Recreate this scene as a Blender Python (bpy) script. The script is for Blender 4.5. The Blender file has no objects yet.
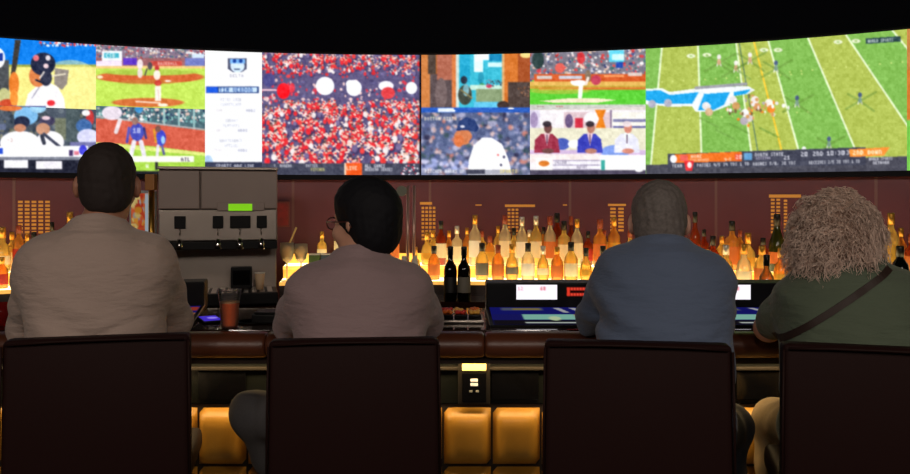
import bpy, bmesh, math, random
import numpy as np
from mathutils import Vector, Matrix
from mathutils.bvhtree import BVHTree

# ------------------------------------------------------------------ camera, world, light, exposure
sc = bpy.context.scene
C = sc.collection
F_PX, CX, HY, EYE = 750.0, 455.0, 200.0, 1.54     # focal length (px), image centre, horizon row, eye height
cam_d = bpy.data.cameras.new('camera'); cam = bpy.data.objects.new('camera', cam_d); C.objects.link(cam)
cam.location = (0, 0, EYE); cam.rotation_euler = (math.radians(90), 0, 0)
cam_d.sensor_width = 36.0; cam_d.lens = F_PX / 910 * 36.0
cam_d.shift_y = -(237 - HY) / 910.0
cam_d.clip_start = 0.05
sc.camera = cam
sc.view_settings.view_transform = 'Standard'
sc.view_settings.look = 'None'
sc.view_settings.exposure = 0.0
sc.view_settings.gamma = 1.0
sc.view_settings.use_curve_mapping = False
sc.cycles.use_denoising = True
world = bpy.data.worlds.new('world'); sc.world = world; world.use_nodes = True
world.node_tree.nodes['Background'].inputs[0].default_value = (0.10, 0.12, 0.18, 1)
world.node_tree.nodes['Background'].inputs[1].default_value = 0.004
DOWNLIGHT_W = 64.0            # each ceiling downlight of the room
STRIP_W = 2.9                 # each metre of LED strip under the arm rest
SCREEN_E = 1.0
STEP_E = 3.6

rng = random.Random(7)

# ------------------------------------------------------------------ helpers
def lin(c):
    out = []
    for v in c[:3]:
        v = v / 255.0
        out.append(v / 12.92 if v <= 0.04045 else ((v + 0.055) / 1.055) ** 2.4)
    return tuple(out) + (1.0,)

def PX(px, py, Y):                      # photo pixel + distance -> point
    return Vector(((px - CX) * Y / F_PX, Y, EYE - (py - HY) * Y / F_PX))

MATS = {}
def mat(name, col, rough=0.5, metal=0.0, spec=0.5, emis=None, estr=0.0, bump=None, vary=None, coat=0.0, trans=0.0, alpha=1.0, sheen=0.0):
    if name in MATS: return MATS[name]
    m = bpy.data.materials.new(name); m.use_nodes = True
    nt = m.node_tree; b = nt.nodes['Principled BSDF']
    b.inputs['Base Color'].default_value = lin(col)
    b.inputs['Roughness'].default_value = rough
    b.inputs['Metallic'].default_value = metal
    b.inputs['Specular IOR Level'].default_value = spec
    b.inputs['Coat Weight'].default_value = coat
    b.inputs['Transmission Weight'].default_value = trans
    b.inputs['Alpha'].default_value = alpha
    b.inputs['Sheen Weight'].default_value = sheen
    if emis:
        b.inputs['Emission Color'].default_value = lin(emis); b.inputs['Emission Strength'].default_value = estr
    tc = nt.nodes.new('ShaderNodeTexCoord')
    if vary:                            # (scale, amount, stretch)
        n = nt.nodes.new('ShaderNodeTexNoise'); n.inputs['Scale'].default_value = vary[0]; n.inputs['Detail'].default_value = 4
        mp = nt.nodes.new('ShaderNodeMapping'); mp.inputs['Scale'].default_value = vary[2] if len(vary) > 2 else (1, 1, 1)
        nt.links.new(tc.outputs['Object'], mp.inputs['Vector']); nt.links.new(mp.outputs['Vector'], n.inputs['Vector'])
        mx = nt.nodes.new('ShaderNodeMixRGB'); mx.blend_type = 'MULTIPLY'; mx.inputs[0].default_value = vary[1]
        mx.inputs[1].default_value = lin(col)
        cr = nt.nodes.new('ShaderNodeValToRGB'); cr.color_ramp.elements[0].position = .3; cr.color_ramp.elements[1].position = .7
        cr.color_ramp.elements[0].color = (.25, .25, .25, 1); cr.color_ramp.elements[1].color = (1, 1, 1, 1)
        nt.links.new(n.outputs['Fac'], cr.inputs[0]); nt.links.new(cr.outputs[0], mx.inputs[2])
        nt.links.new(mx.outputs[0], b.inputs['Base Color'])
    if bump:                            # (scale, strength, distance, stretch)
        n2 = nt.nodes.new('ShaderNodeTexNoise'); n2.inputs['Scale'].default_value = bump[0]; n2.inputs['Detail'].default_value = 5
        mp2 = nt.nodes.new('ShaderNodeMapping'); mp2.inputs['Scale'].default_value = bump[3] if len(bump) > 3 else (1, 1, 1)
        nt.links.new(tc.outputs['Object'], mp2.inputs['Vector']); nt.links.new(mp2.outputs['Vector'], n2.inputs['Vector'])
        bp = nt.nodes.new('ShaderNodeBump'); bp.inputs['Strength'].default_value = bump[1]; bp.inputs['Distance'].default_value = bump[2]
        nt.links.new(n2.outputs['Fac'], bp.inputs['Height']); nt.links.new(bp.outputs[0], b.inputs['Normal'])
    MATS[name] = m
    return m

def glass_mat(name, col, body=0.55):
    """coloured bottle glass with its liquid: part see-through, part light-scattering, glossy skin"""
    if name in MATS: return MATS[name]
    m = bpy.data.materials.new(name); m.use_nodes = True; nt = m.node_tree; nt.nodes.clear()
    out = nt.nodes.new('ShaderNodeOutputMaterial')
    tr = nt.nodes.new('ShaderNodeBsdfTransparent'); tr.inputs[0].default_value = lin(col)
    tl = nt.nodes.new('ShaderNodeBsdfTranslucent'); tl.inputs[0].default_value = lin(col)
    df = nt.nodes.new('ShaderNodeBsdfDiffuse'); df.inputs[0].default_value = lin(col)
    gl = nt.nodes.new('ShaderNodeBsdfGlossy'); gl.inputs['Roughness'].default_value = 0.08
    a = nt.nodes.new('ShaderNodeMixShader'); a.inputs[0].default_value = .4
    nt.links.new(tl.outputs[0], a.inputs[1]); nt.links.new(df.outputs[0], a.inputs[2])
    b = nt.nodes.new('ShaderNodeMixShader'); b.inputs[0].default_value = body
    nt.links.new(tr.outputs[0], b.inputs[1]); nt.links.new(a.outputs[0], b.inputs[2])
    c = nt.nodes.new('ShaderNodeMixShader')
    fr = nt.nodes.new('ShaderNodeFresnel'); fr.inputs['IOR'].default_value = 1.45
    nt.links.new(fr.outputs[0], c.inputs[0]); nt.links.new(b.outputs[0], c.inputs[1]); nt.links.new(gl.outputs[0], c.inputs[2])
    nt.links.new(c.outputs[0], out.inputs[0])
    MATS[name] = m
    return m

def screen_mat(name, strength):
    if name in MATS: return MATS[name]
    m = bpy.data.materials.new(name); m.use_nodes = True; nt = m.node_tree; nt.nodes.clear()
    out = nt.nodes.new('ShaderNodeOutputMaterial'); e = nt.nodes.new('ShaderNodeEmission')
    a = nt.nodes.new('ShaderNodeVertexColor'); a.layer_name = 'picture'
    e.inputs[1].default_value = strength
    nt.links.new(a.outputs[0], e.inputs[0]); nt.links.new(e.outputs[0], out.inputs[0])
    m.cycles.emission_sampling = 'FRONT_BACK'
    MATS[name] = m
    return m

def link(o, parent=None):
    C.objects.link(o)
    if parent is not None: o.parent = parent
    return o

def mesh_obj(name, verts, faces, m, parent=None, smooth=False, uvcol=None):
    me = bpy.data.meshes.new(name); me.from_pydata([tuple(v) for v in verts], [], faces); me.update()
    if m is not None: me.materials.append(m)
    if smooth: me.polygons.foreach_set('use_smooth', [True] * len(me.polygons))
    return link(bpy.data.objects.new(name, me), parent)

def np_mesh(name, V, Q, m, parent=None, smooth=True, cols=None):
    """quad mesh straight from numpy arrays"""
    me = bpy.data.meshes.new(name); nv, nq = len(V), len(Q)
    me.vertices.add(nv); me.vertices.foreach_set('co', np.ascontiguousarray(V, np.float32).ravel())
    me.loops.add(nq * 4); me.loops.foreach_set('vertex_index', np.ascontiguousarray(Q, np.int32).ravel())
    me.polygons.add(nq); me.polygons.foreach_set('loop_start', np.arange(0, nq * 4, 4, dtype=np.int32))
    me.polygons.foreach_set('loop_total', np.full(nq, 4, np.int32))
    if smooth: me.polygons.foreach_set('use_smooth', np.ones(nq, bool))
    me.update(calc_edges=True); me.validate()
    if cols is not None:
        at = me.color_attributes.new('picture', 'FLOAT_COLOR', 'POINT')
        at.data.foreach_set('color', np.ascontiguousarray(cols, np.float32).ravel())
    if m is not None: me.materials.append(m)
    return link(bpy.data.objects.new(name, me), parent)

def bm_obj(name, bm, m, parent=None, smooth=False):
    bmesh.ops.recalc_face_normals(bm, faces=bm.faces[:])
    me = bpy.data.meshes.new(name); bm.to_mesh(me); bm.free()
    if m is not None: me.materials.append(m)
    if smooth: me.polygons.foreach_set('use_smooth', [True] * len(me.polygons))
    return link(bpy.data.objects.new(name, me), parent)

def add_box(bm, lo, hi, bevel=0.0, seg=2, M=None):
    vs = [bm.verts.new((x, y, z)) for x in (lo[0], hi[0]) for y in (lo[1], hi[1]) for z in (lo[2], hi[2])]
    fs = [(0, 1, 3, 2), (4, 6, 7, 5), (0, 4, 5, 1), (2, 3, 7, 6), (0, 2, 6, 4), (1, 5, 7, 3)]
    faces = [bm.faces.new([vs[i] for i in f]) for f in fs]
    if bevel > 0:
        es = list({e for f in faces for e in f.edges})
        r = bmesh.ops.bevel(bm, geom=es, offset=bevel, segments=seg, affect='EDGES', profile=.6)
        vs = list({v for v in r['verts']} | {v for v in vs if v.is_valid})
    if M is not None: bmesh.ops.transform(bm, matrix=M, verts=[v for v in vs if v.is_valid])

def box(name, lo, hi, m, parent=None, bevel=0.0, seg=2, smooth=False):
    bm = bmesh.new(); add_box(bm, lo, hi, bevel, seg)
    return bm_obj(name, bm, m, parent, smooth)

def add_lathe(bm, prof, n=14, at=(0, 0, 0), cap=True):
    rings = []
    for r, z in prof:
        rings.append([bm.verts.new((at[0] + r * math.cos(2 * math.pi * i / n), at[1] + r * math.sin(2 * math.pi * i / n), at[2] + z)) for i in range(n)])
    for a, b in zip(rings, rings[1:]):
        for i in range(n):
            bm.faces.new((a[i], a[(i + 1) % n], b[(i + 1) % n], b[i]))
    if cap:
        bm.faces.new(list(reversed(rings[0]))); bm.faces.new(rings[-1])

def add_tube(bm, pts, rad, n=8, cap=True):
    pts = [Vector(p) for p in pts]; rings = []
    rads = rad if isinstance(rad, (list, tuple)) else [rad] * len(pts)
    up = Vector((0.13, 0.27, 0.95))
    for i, p in enumerate(pts):
        d = (pts[min(i + 1, len(pts) - 1)] - pts[max(i - 1, 0)]).normalized()
        s = d.cross(up)
        if s.length < .05: s = d.cross(Vector((1, 0, 0)))
        s.normalize(); t = s.cross(d)
        rings.append([bm.verts.new(p + (s * math.cos(2 * math.pi * k / n) + t * math.sin(2 * math.pi * k / n)) * rads[i]) for k in range(n)])
    for a, b in zip(rings, rings[1:]):
        for k in range(n):
            bm.faces.new((a[k], a[(k + 1) % n], b[(k + 1) % n], b[k]))
    if cap:
        bm.faces.new(list(reversed(rings[0]))); bm.faces.new(rings[-1])

def tube(name, pts, rad, m, parent=None, n=8):
    bm = bmesh.new(); add_tube(bm, pts, rad, n); return bm_obj(name, bm, m, parent, True)

def lathe(name, prof, m, parent=None, n=16, at=(0, 0, 0), smooth=True):
    bm = bmesh.new(); add_lathe(bm, prof, n, at); return bm_obj(name, bm, m, parent, smooth)

def thing(name, label, cat, loc=(0, 0, 0), rotz=0.0, group=None):
    o = bpy.data.objects.new(name, None); C.objects.link(o); o.empty_display_size = .1
    o.location = loc; o.rotation_euler = (0, 0, rotz); o['label'] = label; o['category'] = cat
    if group: o['group'] = group
    return o

def tag(o, label, cat, group=None):
    o['label'] = label; o['category'] = cat
    if group: o['group'] = group
    return o

def structure(o, label=None, cat=None):
    o['kind'] = 'structure'
    if label: o['label'] = label
    if cat: o['category'] = cat
    return o

# the curved back of the bar: everything there is concentric about this axis
AX, AY = -0.30, -0.80
def arc(th, R):
    return AX + R * math.sin(th), AY + R * math.cos(th)
def arc_theta(px, R):                    # where the sight line through a photo column meets the arc of radius R
    k = (px - CX) / F_PX
    a = k * k + 1; b = -2 * k * AX - 2 * AY; c = AX * AX + AY * AY - R * R
    Y = (-b + math.sqrt(b * b - 4 * a * c)) / (2 * a)
    return math.atan2(k * Y - AX, Y - AY)
def add_arc_slab(bm, t0, t1, R0, R1, z0, z1, n=None):
    n = n or max(2, int(abs(t1 - t0) / math.radians(2)) + 1)
    rows = []
    for i in range(n + 1):
        t = t0 + (t1 - t0) * i / n
        rows.append([bm.verts.new((*arc(t, R), z)) for R, z in ((R0, z0), (R1, z0), (R1, z1), (R0, z1))])
    for a, b in zip(rows, rows[1:]):
        for k in range(4):
            bm.faces.new((a[k], b[k], b[(k + 1) % 4], a[(k + 1) % 4]))
    bm.faces.new(rows[0]); bm.faces.new(list(reversed(rows[-1])))
def arc_slab(name, t0, t1, R0, R1, z0, z1, m, parent=None):
    bm = bmesh.new(); add_arc_slab(bm, t0, t1, R0, R1, z0, z1); return bm_obj(name, bm, m, parent)

# ------------------------------------------------------------------ materials
M_black = mat('black_plastic', (14, 14, 16), .5, spec=.15)
M_blackgloss = mat('black_gloss', (8, 8, 10), .12)
M_ceiling = mat('ceiling_paint', (5, 7, 16), .9, spec=.08, bump=(30, .2, .01))
M_wallpaint = mat('dark_wall_paint', (30, 24, 26), .8, bump=(40, .2, .004))
M_floor = mat('dark_carpet', (34, 24, 24), .95, vary=(8, .6), bump=(400, .6, .004))
M_burg = mat('burgundy_glass_panel', (112, 64, 76), .24, vary=(3, .2, (1, 1, 1)), coat=.2)
M_seam = mat('brushed_seam_metal', (120, 82, 80), .4, .4)
M_leather = mat('dark_brown_leather', (34, 16, 15), .6, bump=(220, .2, .001), spec=.12)
M_piping = mat('leather_piping', (34, 17, 15), .6, spec=.12)
M_rest = mat('brown_leather_arm_rest', (84, 44, 26), .38, bump=(160, .25, .002), vary=(5, .35))
M_gold = mat('gold_leather', (196, 142, 52), .38, bump=(150, .3, .002), vary=(7, .35))
M_chrome = mat('chrome', (205, 200, 195), .16, 1.0)
M_steel = mat('brushed_steel', (160, 150, 142), .34, .85, bump=(60, .15, .002, (1, 1, 14)), vary=(3, .2))
M_taupe = mat('taupe_enamel', (150, 132, 124), .42, vary=(4, .15))
M_bartop = mat('dark_polished_bar_top', (46, 24, 15), .1, vary=(5, .6, (1, 6, 6)), coat=.5)
M_brass = mat('brass', (206, 160, 76), .3, 1.0)
M_fascia = mat('dark_fascia_glass', (20, 22, 20), .2)
M_railm = mat('dull_rail', (44, 38, 32), .5, .3)
M_wood = mat('dark_cabinet_wood', (36, 20, 14), .4, vary=(6, .5, (1, 1, 6)))
M_step = mat('frosted_lit_acrylic', (255, 214, 140), .5, emis=(255, 234, 172), estr=STEP_E)
M_backlit = mat('amber_backlit_panel', (255, 190, 90), .5, emis=(240, 160, 62), estr=.4)
M_stepedge = mat('amber_step_nosing', (255, 205, 120), .35, emis=(255, 186, 84), estr=.8)
M_white = mat('white_paper', (225, 220, 208), .7)
M_reflgold = mat('gold_reflection_glow', (190, 130, 50), .4, emis=(214, 140, 46), estr=.34)  # glow put in for lights reflected in the wall panels
M_skin = {}
def skin(name, c): return mat(name, c, .55, bump=(120, .15, .002), vary=(14, .12))
M_cap_black = mat('black_bottle_cap', (14, 12, 12), .35)
M_cap_red = mat('red_bottle_cap', (150, 62, 36), .35)
M_cap_gold = mat('gold_bottle_cap', (214, 160, 70), .3, .8)
M_cap_silver = mat('silver_bottle_cap', (220, 214, 205), .3, .7)
LABEL_M = {'cream': mat('cream_label', (240, 226, 190), .6), 'white': mat('white_label', (245, 240, 230), .6),
           'orange': mat('orange_label', (206, 112, 48), .6), 'red': mat('red_label', (170, 34, 26), .6),
           'black': mat('black_label', (18, 16, 16), .5), 'gold': mat('gold_label', (214, 164, 60), .4, .4),
           'grey': mat('grey_label', (110, 104, 92), .6)}
CAP_M = {'black': M_cap_black, 'red': M_cap_red, 'gold': M_cap_gold, 'silver': M_cap_silver}
GLASS_M = {'clear': glass_mat('clear_glass', (255, 244, 216), .5), 'amber': glass_mat('amber_glass', (250, 194, 106), .5),
           'gold': glass_mat('gold_glass', (255, 230, 150), .55), 'red': glass_mat('red_brown_glass', (196, 92, 44), .6),
           'green': glass_mat('green_glass', (84, 88, 34), .75), 'dark': glass_mat('dark_wine_glass', (20, 20, 16), .93)}

# ------------------------------------------------------------------ the room
ROOM_X, ROOM_Y0, ROOM_Y1, CEIL = 4.6, -4.5, 5.9, 3.5
structure(box('floor', (-ROOM_X, ROOM_Y0, -.1), (ROOM_X, ROOM_Y1, 0), M_floor))
structure(box('ceiling', (-ROOM_X, ROOM_Y0, CEIL), (ROOM_X, ROOM_Y1, CEIL + .1), M_ceiling))
structure(box('wall_left', (-ROOM_X - .1, ROOM_Y0, 0), (-ROOM_X, ROOM_Y1, CEIL), M_wallpaint))
structure(box('wall_right', (ROOM_X, ROOM_Y0, 0), (ROOM_X + .1, ROOM_Y1, CEIL), M_wallpaint))
structure(box('wall_rear', (-ROOM_X, ROOM_Y0 - .1, 0), (ROOM_X, ROOM_Y0, CEIL), M_wallpaint))
structure(box('wall_front', (-ROOM_X, ROOM_Y1, 0), (ROOM_X, ROOM_Y1 + .1, CEIL), M_wallpaint))
T_END = math.radians(40)
R_SCREEN, R_WALL = 5.80, 5.86
Z_TOP, Z_BOT, Z_BEZEL = EYE + .967, EYE + .167, EYE + .135
wb = structure(arc_slab('wall_back', -T_END, T_END, R_WALL + .02, R_WALL + .14, 0, CEIL, M_wallpaint))
structure(arc_slab('trim_1', -T_END, T_END, R_SCREEN - .03, R_WALL + .02, Z_TOP + .012, CEIL, M_ceiling))   # bulkhead above the screens
seams = [-270, -135, 14, 155, 293, 430, 570, 716, 876, 1035, 1200]
ths = [arc_theta(p, R_WALL) for p in seams]
for a, b in zip(ths, ths[1:]):
    a2, b2 = max(a, -T_END), min(b, T_END)
    if b2 - a2 < .02: continue
    arc_slab('wall_panel', a2 + .0006, b2 - .0006, R_WALL, R_WALL + .02, .9, Z_BEZEL, M_burg, wb)
    arc_slab('seam_strip', b2 - .0014, b2 + .0014, R_WALL - .003, R_WALL + .021, .9, Z_BEZEL, M_seam, wb)

# gold window-like reflections in the burgundy panels, painted as glowing cells
def reflection(px0, px1, py0, py1, cols, rows, bar=None):
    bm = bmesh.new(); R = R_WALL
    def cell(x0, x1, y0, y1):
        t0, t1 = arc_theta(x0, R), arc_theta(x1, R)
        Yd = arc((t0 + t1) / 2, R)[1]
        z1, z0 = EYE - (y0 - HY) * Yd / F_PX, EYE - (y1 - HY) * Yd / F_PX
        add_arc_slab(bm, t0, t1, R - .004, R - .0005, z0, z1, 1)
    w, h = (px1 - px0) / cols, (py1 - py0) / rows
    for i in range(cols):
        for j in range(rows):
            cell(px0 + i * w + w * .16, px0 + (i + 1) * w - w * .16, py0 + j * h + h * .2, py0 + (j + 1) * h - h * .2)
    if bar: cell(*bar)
    o = bm_obj('gold_reflection', bm, M_reflgold, wb); o['label'] = 'painted-in gold window motif'
reflection(421, 436, 206, 241, 4, 9, (420, 432, 202, 204.6))
reflection(507, 519, 208, 236, 3, 8, (505, 535, 204.5, 207))
reflection(770, 781, 198, 234, 2, 10, (769, 801, 194.5, 197.6))
reflection(783, 788, 199, 236, 1, 11)
reflection(609, 625, 207, 232, 2, 7, (608, 626, 203.8, 206))
reflection(17, 51, 200, 234, 5, 9)
reflection(803, 822, 200, 206, 3, 2)
reflection(474, 483, 204, 206, 1, 1); reflection(562, 568, 204, 206, 1, 1)

# framed plaque put in for a red reflection in the burgundy wall
t = arc_theta(282, R_WALL); x, y = arc(t, R_WALL - .012)
pl = thing('reflection_plaque', 'made-up framed plaque for a red reflection in the burgundy wall beside the dispenser', 'plaque', (x, y, EYE - 27 * y / F_PX), -t)
box('frame', (-.05, -.012, 0), (.05, .01, .17), mat('reflection_frame', (120, 52, 46), .4), pl, .004)
box('picture', (-.04, -.015, .012), (.04, -.011, .158), mat('reflection_red', (150, 36, 30), .4, vary=(26, .6)), pl)

# ------------------------------------------------------------------ painter for the screens' pictures
GLYPH = {  # 3x5 dot letters, one string of rows each
 'A': '010101111101101', 'B': '110101110101110', 'C': '011100100100011', 'D': '110101101101110', 'E': '111100110100111', 'F': '111100110100100',
 'G': '011100101101011', 'H': '101101111101101', 'I': '111010010010111', 'K': '101101110101101', 'L': '100100100100111', 'M': '101111111101101',
 'N': '110101101101101', 'O': '010101101101010', 'P': '110101110100100', 'R': '110101110101101', 'S': '011100010001110', 'T': '111010010010010',
 'U': '101101101101111', 'V': '101101101101010', 'W': '101101111111101', 'Y': '101101010010010', 'Q': '010101101111011', 'J': '001001001101010', 'X': '101101010101101', 'Z': '111001010100111',
 '0': '111101101101111', '1': '010110010010111', '2': '110001010100111', '3': '110001010001110', '4': '101101111001001', '5': '111100110001110', '6': '011100111101111',
 '7': '111001010010010', '8': '111101111101111', '9': '111101111001110', ':': '000010000010000', '-': '000000111000000', '&': '010101010101011', '/': '001001010100100', ' ': '000000000000000', '.': '000000000000010', ',': '000000000010100'}

class Canvas:
    S = 2.0
    def __init__(s, x0, x1, y0, y1, bg=(0, 0, 0)):
        s.x0, s.y0 = x0, y0
        s.w, s.h = int((x1 - x0) * s.S) + 2, int((y1 - y0) * s.S) + 2
        s.a = np.empty((s.h, s.w, 3), np.float32); s.a[:] = bg
        yy, xx = np.mgrid[0:s.h, 0:s.w]
        s.X = xx / s.S + x0; s.Y = yy / s.S + y0
        s.r = np.random.RandomState(int(abs(x0) * 7 + y0) % 9999)
    def put(s, m, c, al=1.0):
        m = np.clip(m, 0, 1)[..., None] * al
        s.a = s.a * (1 - m) + np.array(c, np.float32) * m
    def rect(s, x0, y0, x1, y1, c, al=1.0):
        m = np.clip((s.X - x0) * 2 + .5, 0, 1) * np.clip((x1 - s.X) * 2 + .5, 0, 1) * np.clip((s.Y - y0) * 2 + .5, 0, 1) * np.clip((y1 - s.Y) * 2 + .5, 0, 1)
        s.put(m, c, al)
    def ell(s, x, y, rx, ry, c, al=1.0):
        d = np.sqrt(((s.X - x) / rx) ** 2 + ((s.Y - y) / ry) ** 2)
        s.put((1 - d) * min(rx, ry) * 2 + .5, c, al)
    def poly(s, pts, c, al=1.0):
        ins = np.zeros(s.X.shape, bool); n = len(pts)
        for i in range(n):
            (xa, ya), (xb, yb) = pts[i], pts[(i + 1) % n]
            if ya == yb: continue
            cond = ((ya > s.Y) != (yb > s.Y)) & (s.X < (xb - xa) * (s.Y - ya) / (yb - ya) + xa)
            ins ^= cond
        s.put(ins.astype(np.float32), c, al)
    def line(s, x0, y0, x1, y1, w, c, al=1.0):
        dx, dy = x1 - x0, y1 - y0; L = dx * dx + dy * dy + 1e-9
        t = np.clip(((s.X - x0) * dx + (s.Y - y0) * dy) / L, 0, 1)
        d = np.hypot(s.X - x0 - t * dx, s.Y - y0 - t * dy)
        s.put((w / 2 - d) * 2 + .5, c, al)
    def text(s, x, y, txt, hgt, c, al=1.0, slope=0.0, wfac=.62):
        u = hgt / 5.0; wu = u * wfac / .6
        for ch in txt:
            g = GLYPH.get(ch.upper(), GLYPH[' '])
            for k, b in enumerate(g):
                if b == '1':
                    cx, cy = x + (k % 3) * wu, y + (k // 3) * u
                    s.rect(cx, cy, cx + wu, cy + u, c, al)
            x += 4 * wu; y += 4 * wu * slope
    def crowd(s, x0, y0, x1, y1, cols, n, r0=1.0, r1=2.2):
        k = s.S
        for _ in range(n):
            x, y = s.r.uniform(x0, x1), s.r.uniform(y0, y1); r = s.r.uniform(r0, r1) * .8; rx = r * s.r.uniform(.5, 1.5)
            c = np.array(cols[s.r.randint(len(cols))], np.float32) + s.r.uniform(-14, 14)
            i0, i1 = int((y - r - s.y0) * k), int((y + r - s.y0) * k) + 2; j0, j1 = int((x - rx - s.x0) * k), int((x + rx - s.x0) * k) + 2
            i0, j0 = max(i0, 0), max(j0, 0)
            if i1 <= i0 or j1 <= j0: continue
            X, Y = s.X[i0:i1, j0:j1], s.Y[i0:i1, j0:j1]
            m = np.clip((1 - np.sqrt(((X - x) / rx) ** 2 + ((Y - y) / r) ** 2)) * 3, 0, 1)[..., None]
            s.a[i0:i1, j0:j1] = s.a[i0:i1, j0:j1] * (1 - m) + c * m
    def fans(s, x0, y0, x1, y1, n, sz=1.0):
        # a stand of supporters: red or pale tops, heads, raised arms, over dark seats
        P = sorted([(s.r.uniform(y0, y1), s.r.uniform(x0, x1)) for _ in range(n)])
        for y, x in P:
            top = [(226, 34, 44), (214, 40, 52), (232, 60, 58), (236, 226, 226), (226, 44, 50), (110, 96, 140)][s.r.randint(6)]
            k = sz * s.r.uniform(.8, 1.25); j0, j1 = int((x - 5 * k - s.x0) * s.S), int((x + 5 * k - s.x0) * s.S); i0, i1 = int((y - 6 * k - s.y0) * s.S), int((y + 4 * k - s.y0) * s.S)
            j0, i0 = max(j0, 0), max(i0, 0)
            if j1 - j0 < 3 or i1 - i0 < 3: continue
            X, Y = s.X[i0:i1, j0:j1], s.Y[i0:i1, j0:j1]; A = s.a[i0:i1, j0:j1]
            def dab(cx, cy, rx, ry, c):
                m = np.clip((1 - np.sqrt(((X - cx) / rx) ** 2 + ((Y - cy) / ry) ** 2)) * 3, 0, 1)[..., None]; A[:] = A * (1 - m) + np.array(c, np.float32) * m
            dab(x + .8 * k, y + 1.2 * k, 2.6 * k, 2.8 * k, (60, 50, 92)); dab(x, y, 2.2 * k, 2.8 * k, top)
            sk = (226, 176, 156) if s.r.rand() < .75 else (150, 100, 84)
            dab(x, y - 3.0 * k, .95 * k, 1.1 * k, sk)
            if s.r.rand() < .6: dab(x, y - 4.3 * k, 1.2 * k, .7 * k, (220, 40, 46) if s.r.rand() < .5 else (70, 56, 70))
            for q in (-1, 1):
                if s.r.rand() < .3:
                    for w in (1.2, 2.0, 2.8): dab(x + q * (1 + w) * k, y - (w - .4 + s.r.uniform(-.5, .5)) * k, .75 * k, .75 * k, (244, 214, 200))
    def grain(s, amp, cell=3):
        g = s.r.uniform(-amp, amp, (s.h // cell + 2, s.w // cell + 2))
        g = np.kron(g, np.ones((cell, cell)))[:s.h, :s.w]
        s.a = s.a + g[..., None]
    def blur(s, n=1):
        for _ in range(n):
            p = np.pad(s.a, ((1, 1), (1, 1), (0, 0)), 'edge')
            s.a = (p[1:-1, 1:-1] * 2 + p[:-2, 1:-1] + p[2:, 1:-1] + p[1:-1, :-2] + p[1:-1, 2:]) / 6
    def sample(s, X, Y):
        fx = np.clip((X - s.x0) * s.S, 0, s.w - 1.001); fy = np.clip((Y - s.y0) * s.S, 0, s.h - 1.001)
        i, j = fy.astype(int), fx.astype(int); u, v = (fx - j)[..., None], (fy - i)[..., None]
        a = s.a
        c = (a[i, j] * (1 - u) + a[i, j + 1] * u) * (1 - v) + (a[i + 1, j] * (1 - u) + a[i + 1, j + 1] * u) * v
        c = np.clip(c, 0, 255) / 255.0
        l = np.where(c <= .04045, c / 12.92, ((c + .055) / 1.055) ** 2.4)
        return np.concatenate([l, np.ones(l.shape[:-1] + (1,))], -1)

def grid_quads(nu, nv):
    i = np.arange(nv - 1)[:, None] * nu + np.arange(nu - 1)[None, :]
    return np.stack([i, i + nu, i + nu + 1, i + 1], -1).reshape(-1, 4)

M_screen = screen_mat('led_picture', SCREEN_E)
video_wall = thing('video_wall', 'long curved video wall of bright sports feeds above the bar', 'video wall', (AX, AY + R_SCREEN, Z_BEZEL))
VW = Vector(video_wall.location)
def feed(px0, px1, v0, v1, cv, label):
    cv.grain(6, 3); cv.grain(8, 7); cv.blur(2); cv.a = cv.a * 1.04 + 10
    nu, nv = max(8, int((px1 - px0) * 1.4)), max(8, int((v1 - v0) * 124 * 1.4))
    pxs = np.linspace(px0, px1, nu); vs = np.linspace(v0, v1, nv)
    th = np.array([arc_theta(p, R_SCREEN) for p in pxs])
    Xw = AX + R_SCREEN * np.sin(th); Yw = AY + R_SCREEN * np.cos(th)
    Z = Z_TOP + (Z_BOT - Z_TOP) * vs
    V = np.stack([np.broadcast_to(Xw, (nv, nu)), np.broadcast_to(Yw, (nv, nu)), np.broadcast_to(Z[:, None], (nv, nu))], -1)
    Py = HY - F_PX * (Z[:, None] - EYE) / Yw[None, :]
    col = cv.sample(np.broadcast_to(pxs, (nv, nu)), Py)
    V = V - np.array(VW)
    o = np_mesh('screen_feed', V.reshape(-1, 3), grid_quads(nu, nv), M_screen, video_wall, False, col.reshape(-1, 4))
    o['label'] = label

CROWD_MIX = [(190, 190, 200), (90, 90, 110), (220, 190, 170), (200, 60, 60), (60, 70, 120), (235, 235, 235), (70, 110, 110)]
# 1 batter close-up
c = Canvas(-170, 97, 15, 115, (238, 228, 130))
c.rect(-170, 0, 97, 66, (10, 120, 228)); c.rect(-170, 64.5, 97, 67, (150, 160, 60))
c.ell(70, 100, 40, 40, (246, 236, 150), .5)
c.crowd(40, 42, 97, 46, [(220, 60, 60), (240, 240, 240), (40, 60, 120)], 60)
c.crowd(-170, 20, 40, 36, CROWD_MIX, 200)
c.rect(-40, 60, 9, 115, (70, 74, 78)); c.ell(-2, 58, 7, 10, (250, 250, 255)); c.rect(-3, 53, 3, 61, (20, 50, 150)); c.ell(4, 96, 6, 8, (190, 190, 130))
c.poly([(15, 40), (21, 40), (17, 66), (13, 82), (10, 80)], (52, 48, 44)); c.ell(14, 84, 5, 12, (226, 120, 40)); c.ell(8, 104, 9, 5, (200, 70, 40)); c.ell(14, 98, 4, 8, (240, 140, 50))
c.poly([(55, 68), (69, 70), (67, 84), (62, 90), (54, 84)], (140, 130, 122)); c.line(52, 76, 65, 74, 1.6, (225, 215, 190))
c.poly([(23, 115), (28, 94), (38, 85), (48, 82), (58, 87), (64, 98), (66, 115)], (246, 242, 246)); c.line(32, 98, 40, 86, 1.2, (150, 150, 170))
c.ell(38, 76, 9, 11, (214, 122, 66)); c.ell(43, 64, 12.5, 11.5, (28, 34, 60)); c.ell(46, 78, 6, 8, (40, 44, 66)); c.line(36, 80, 46, 84, 2, (30, 34, 56)); c.line(40, 78, 44, 72, 1.4, (240, 230, 220))
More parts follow.
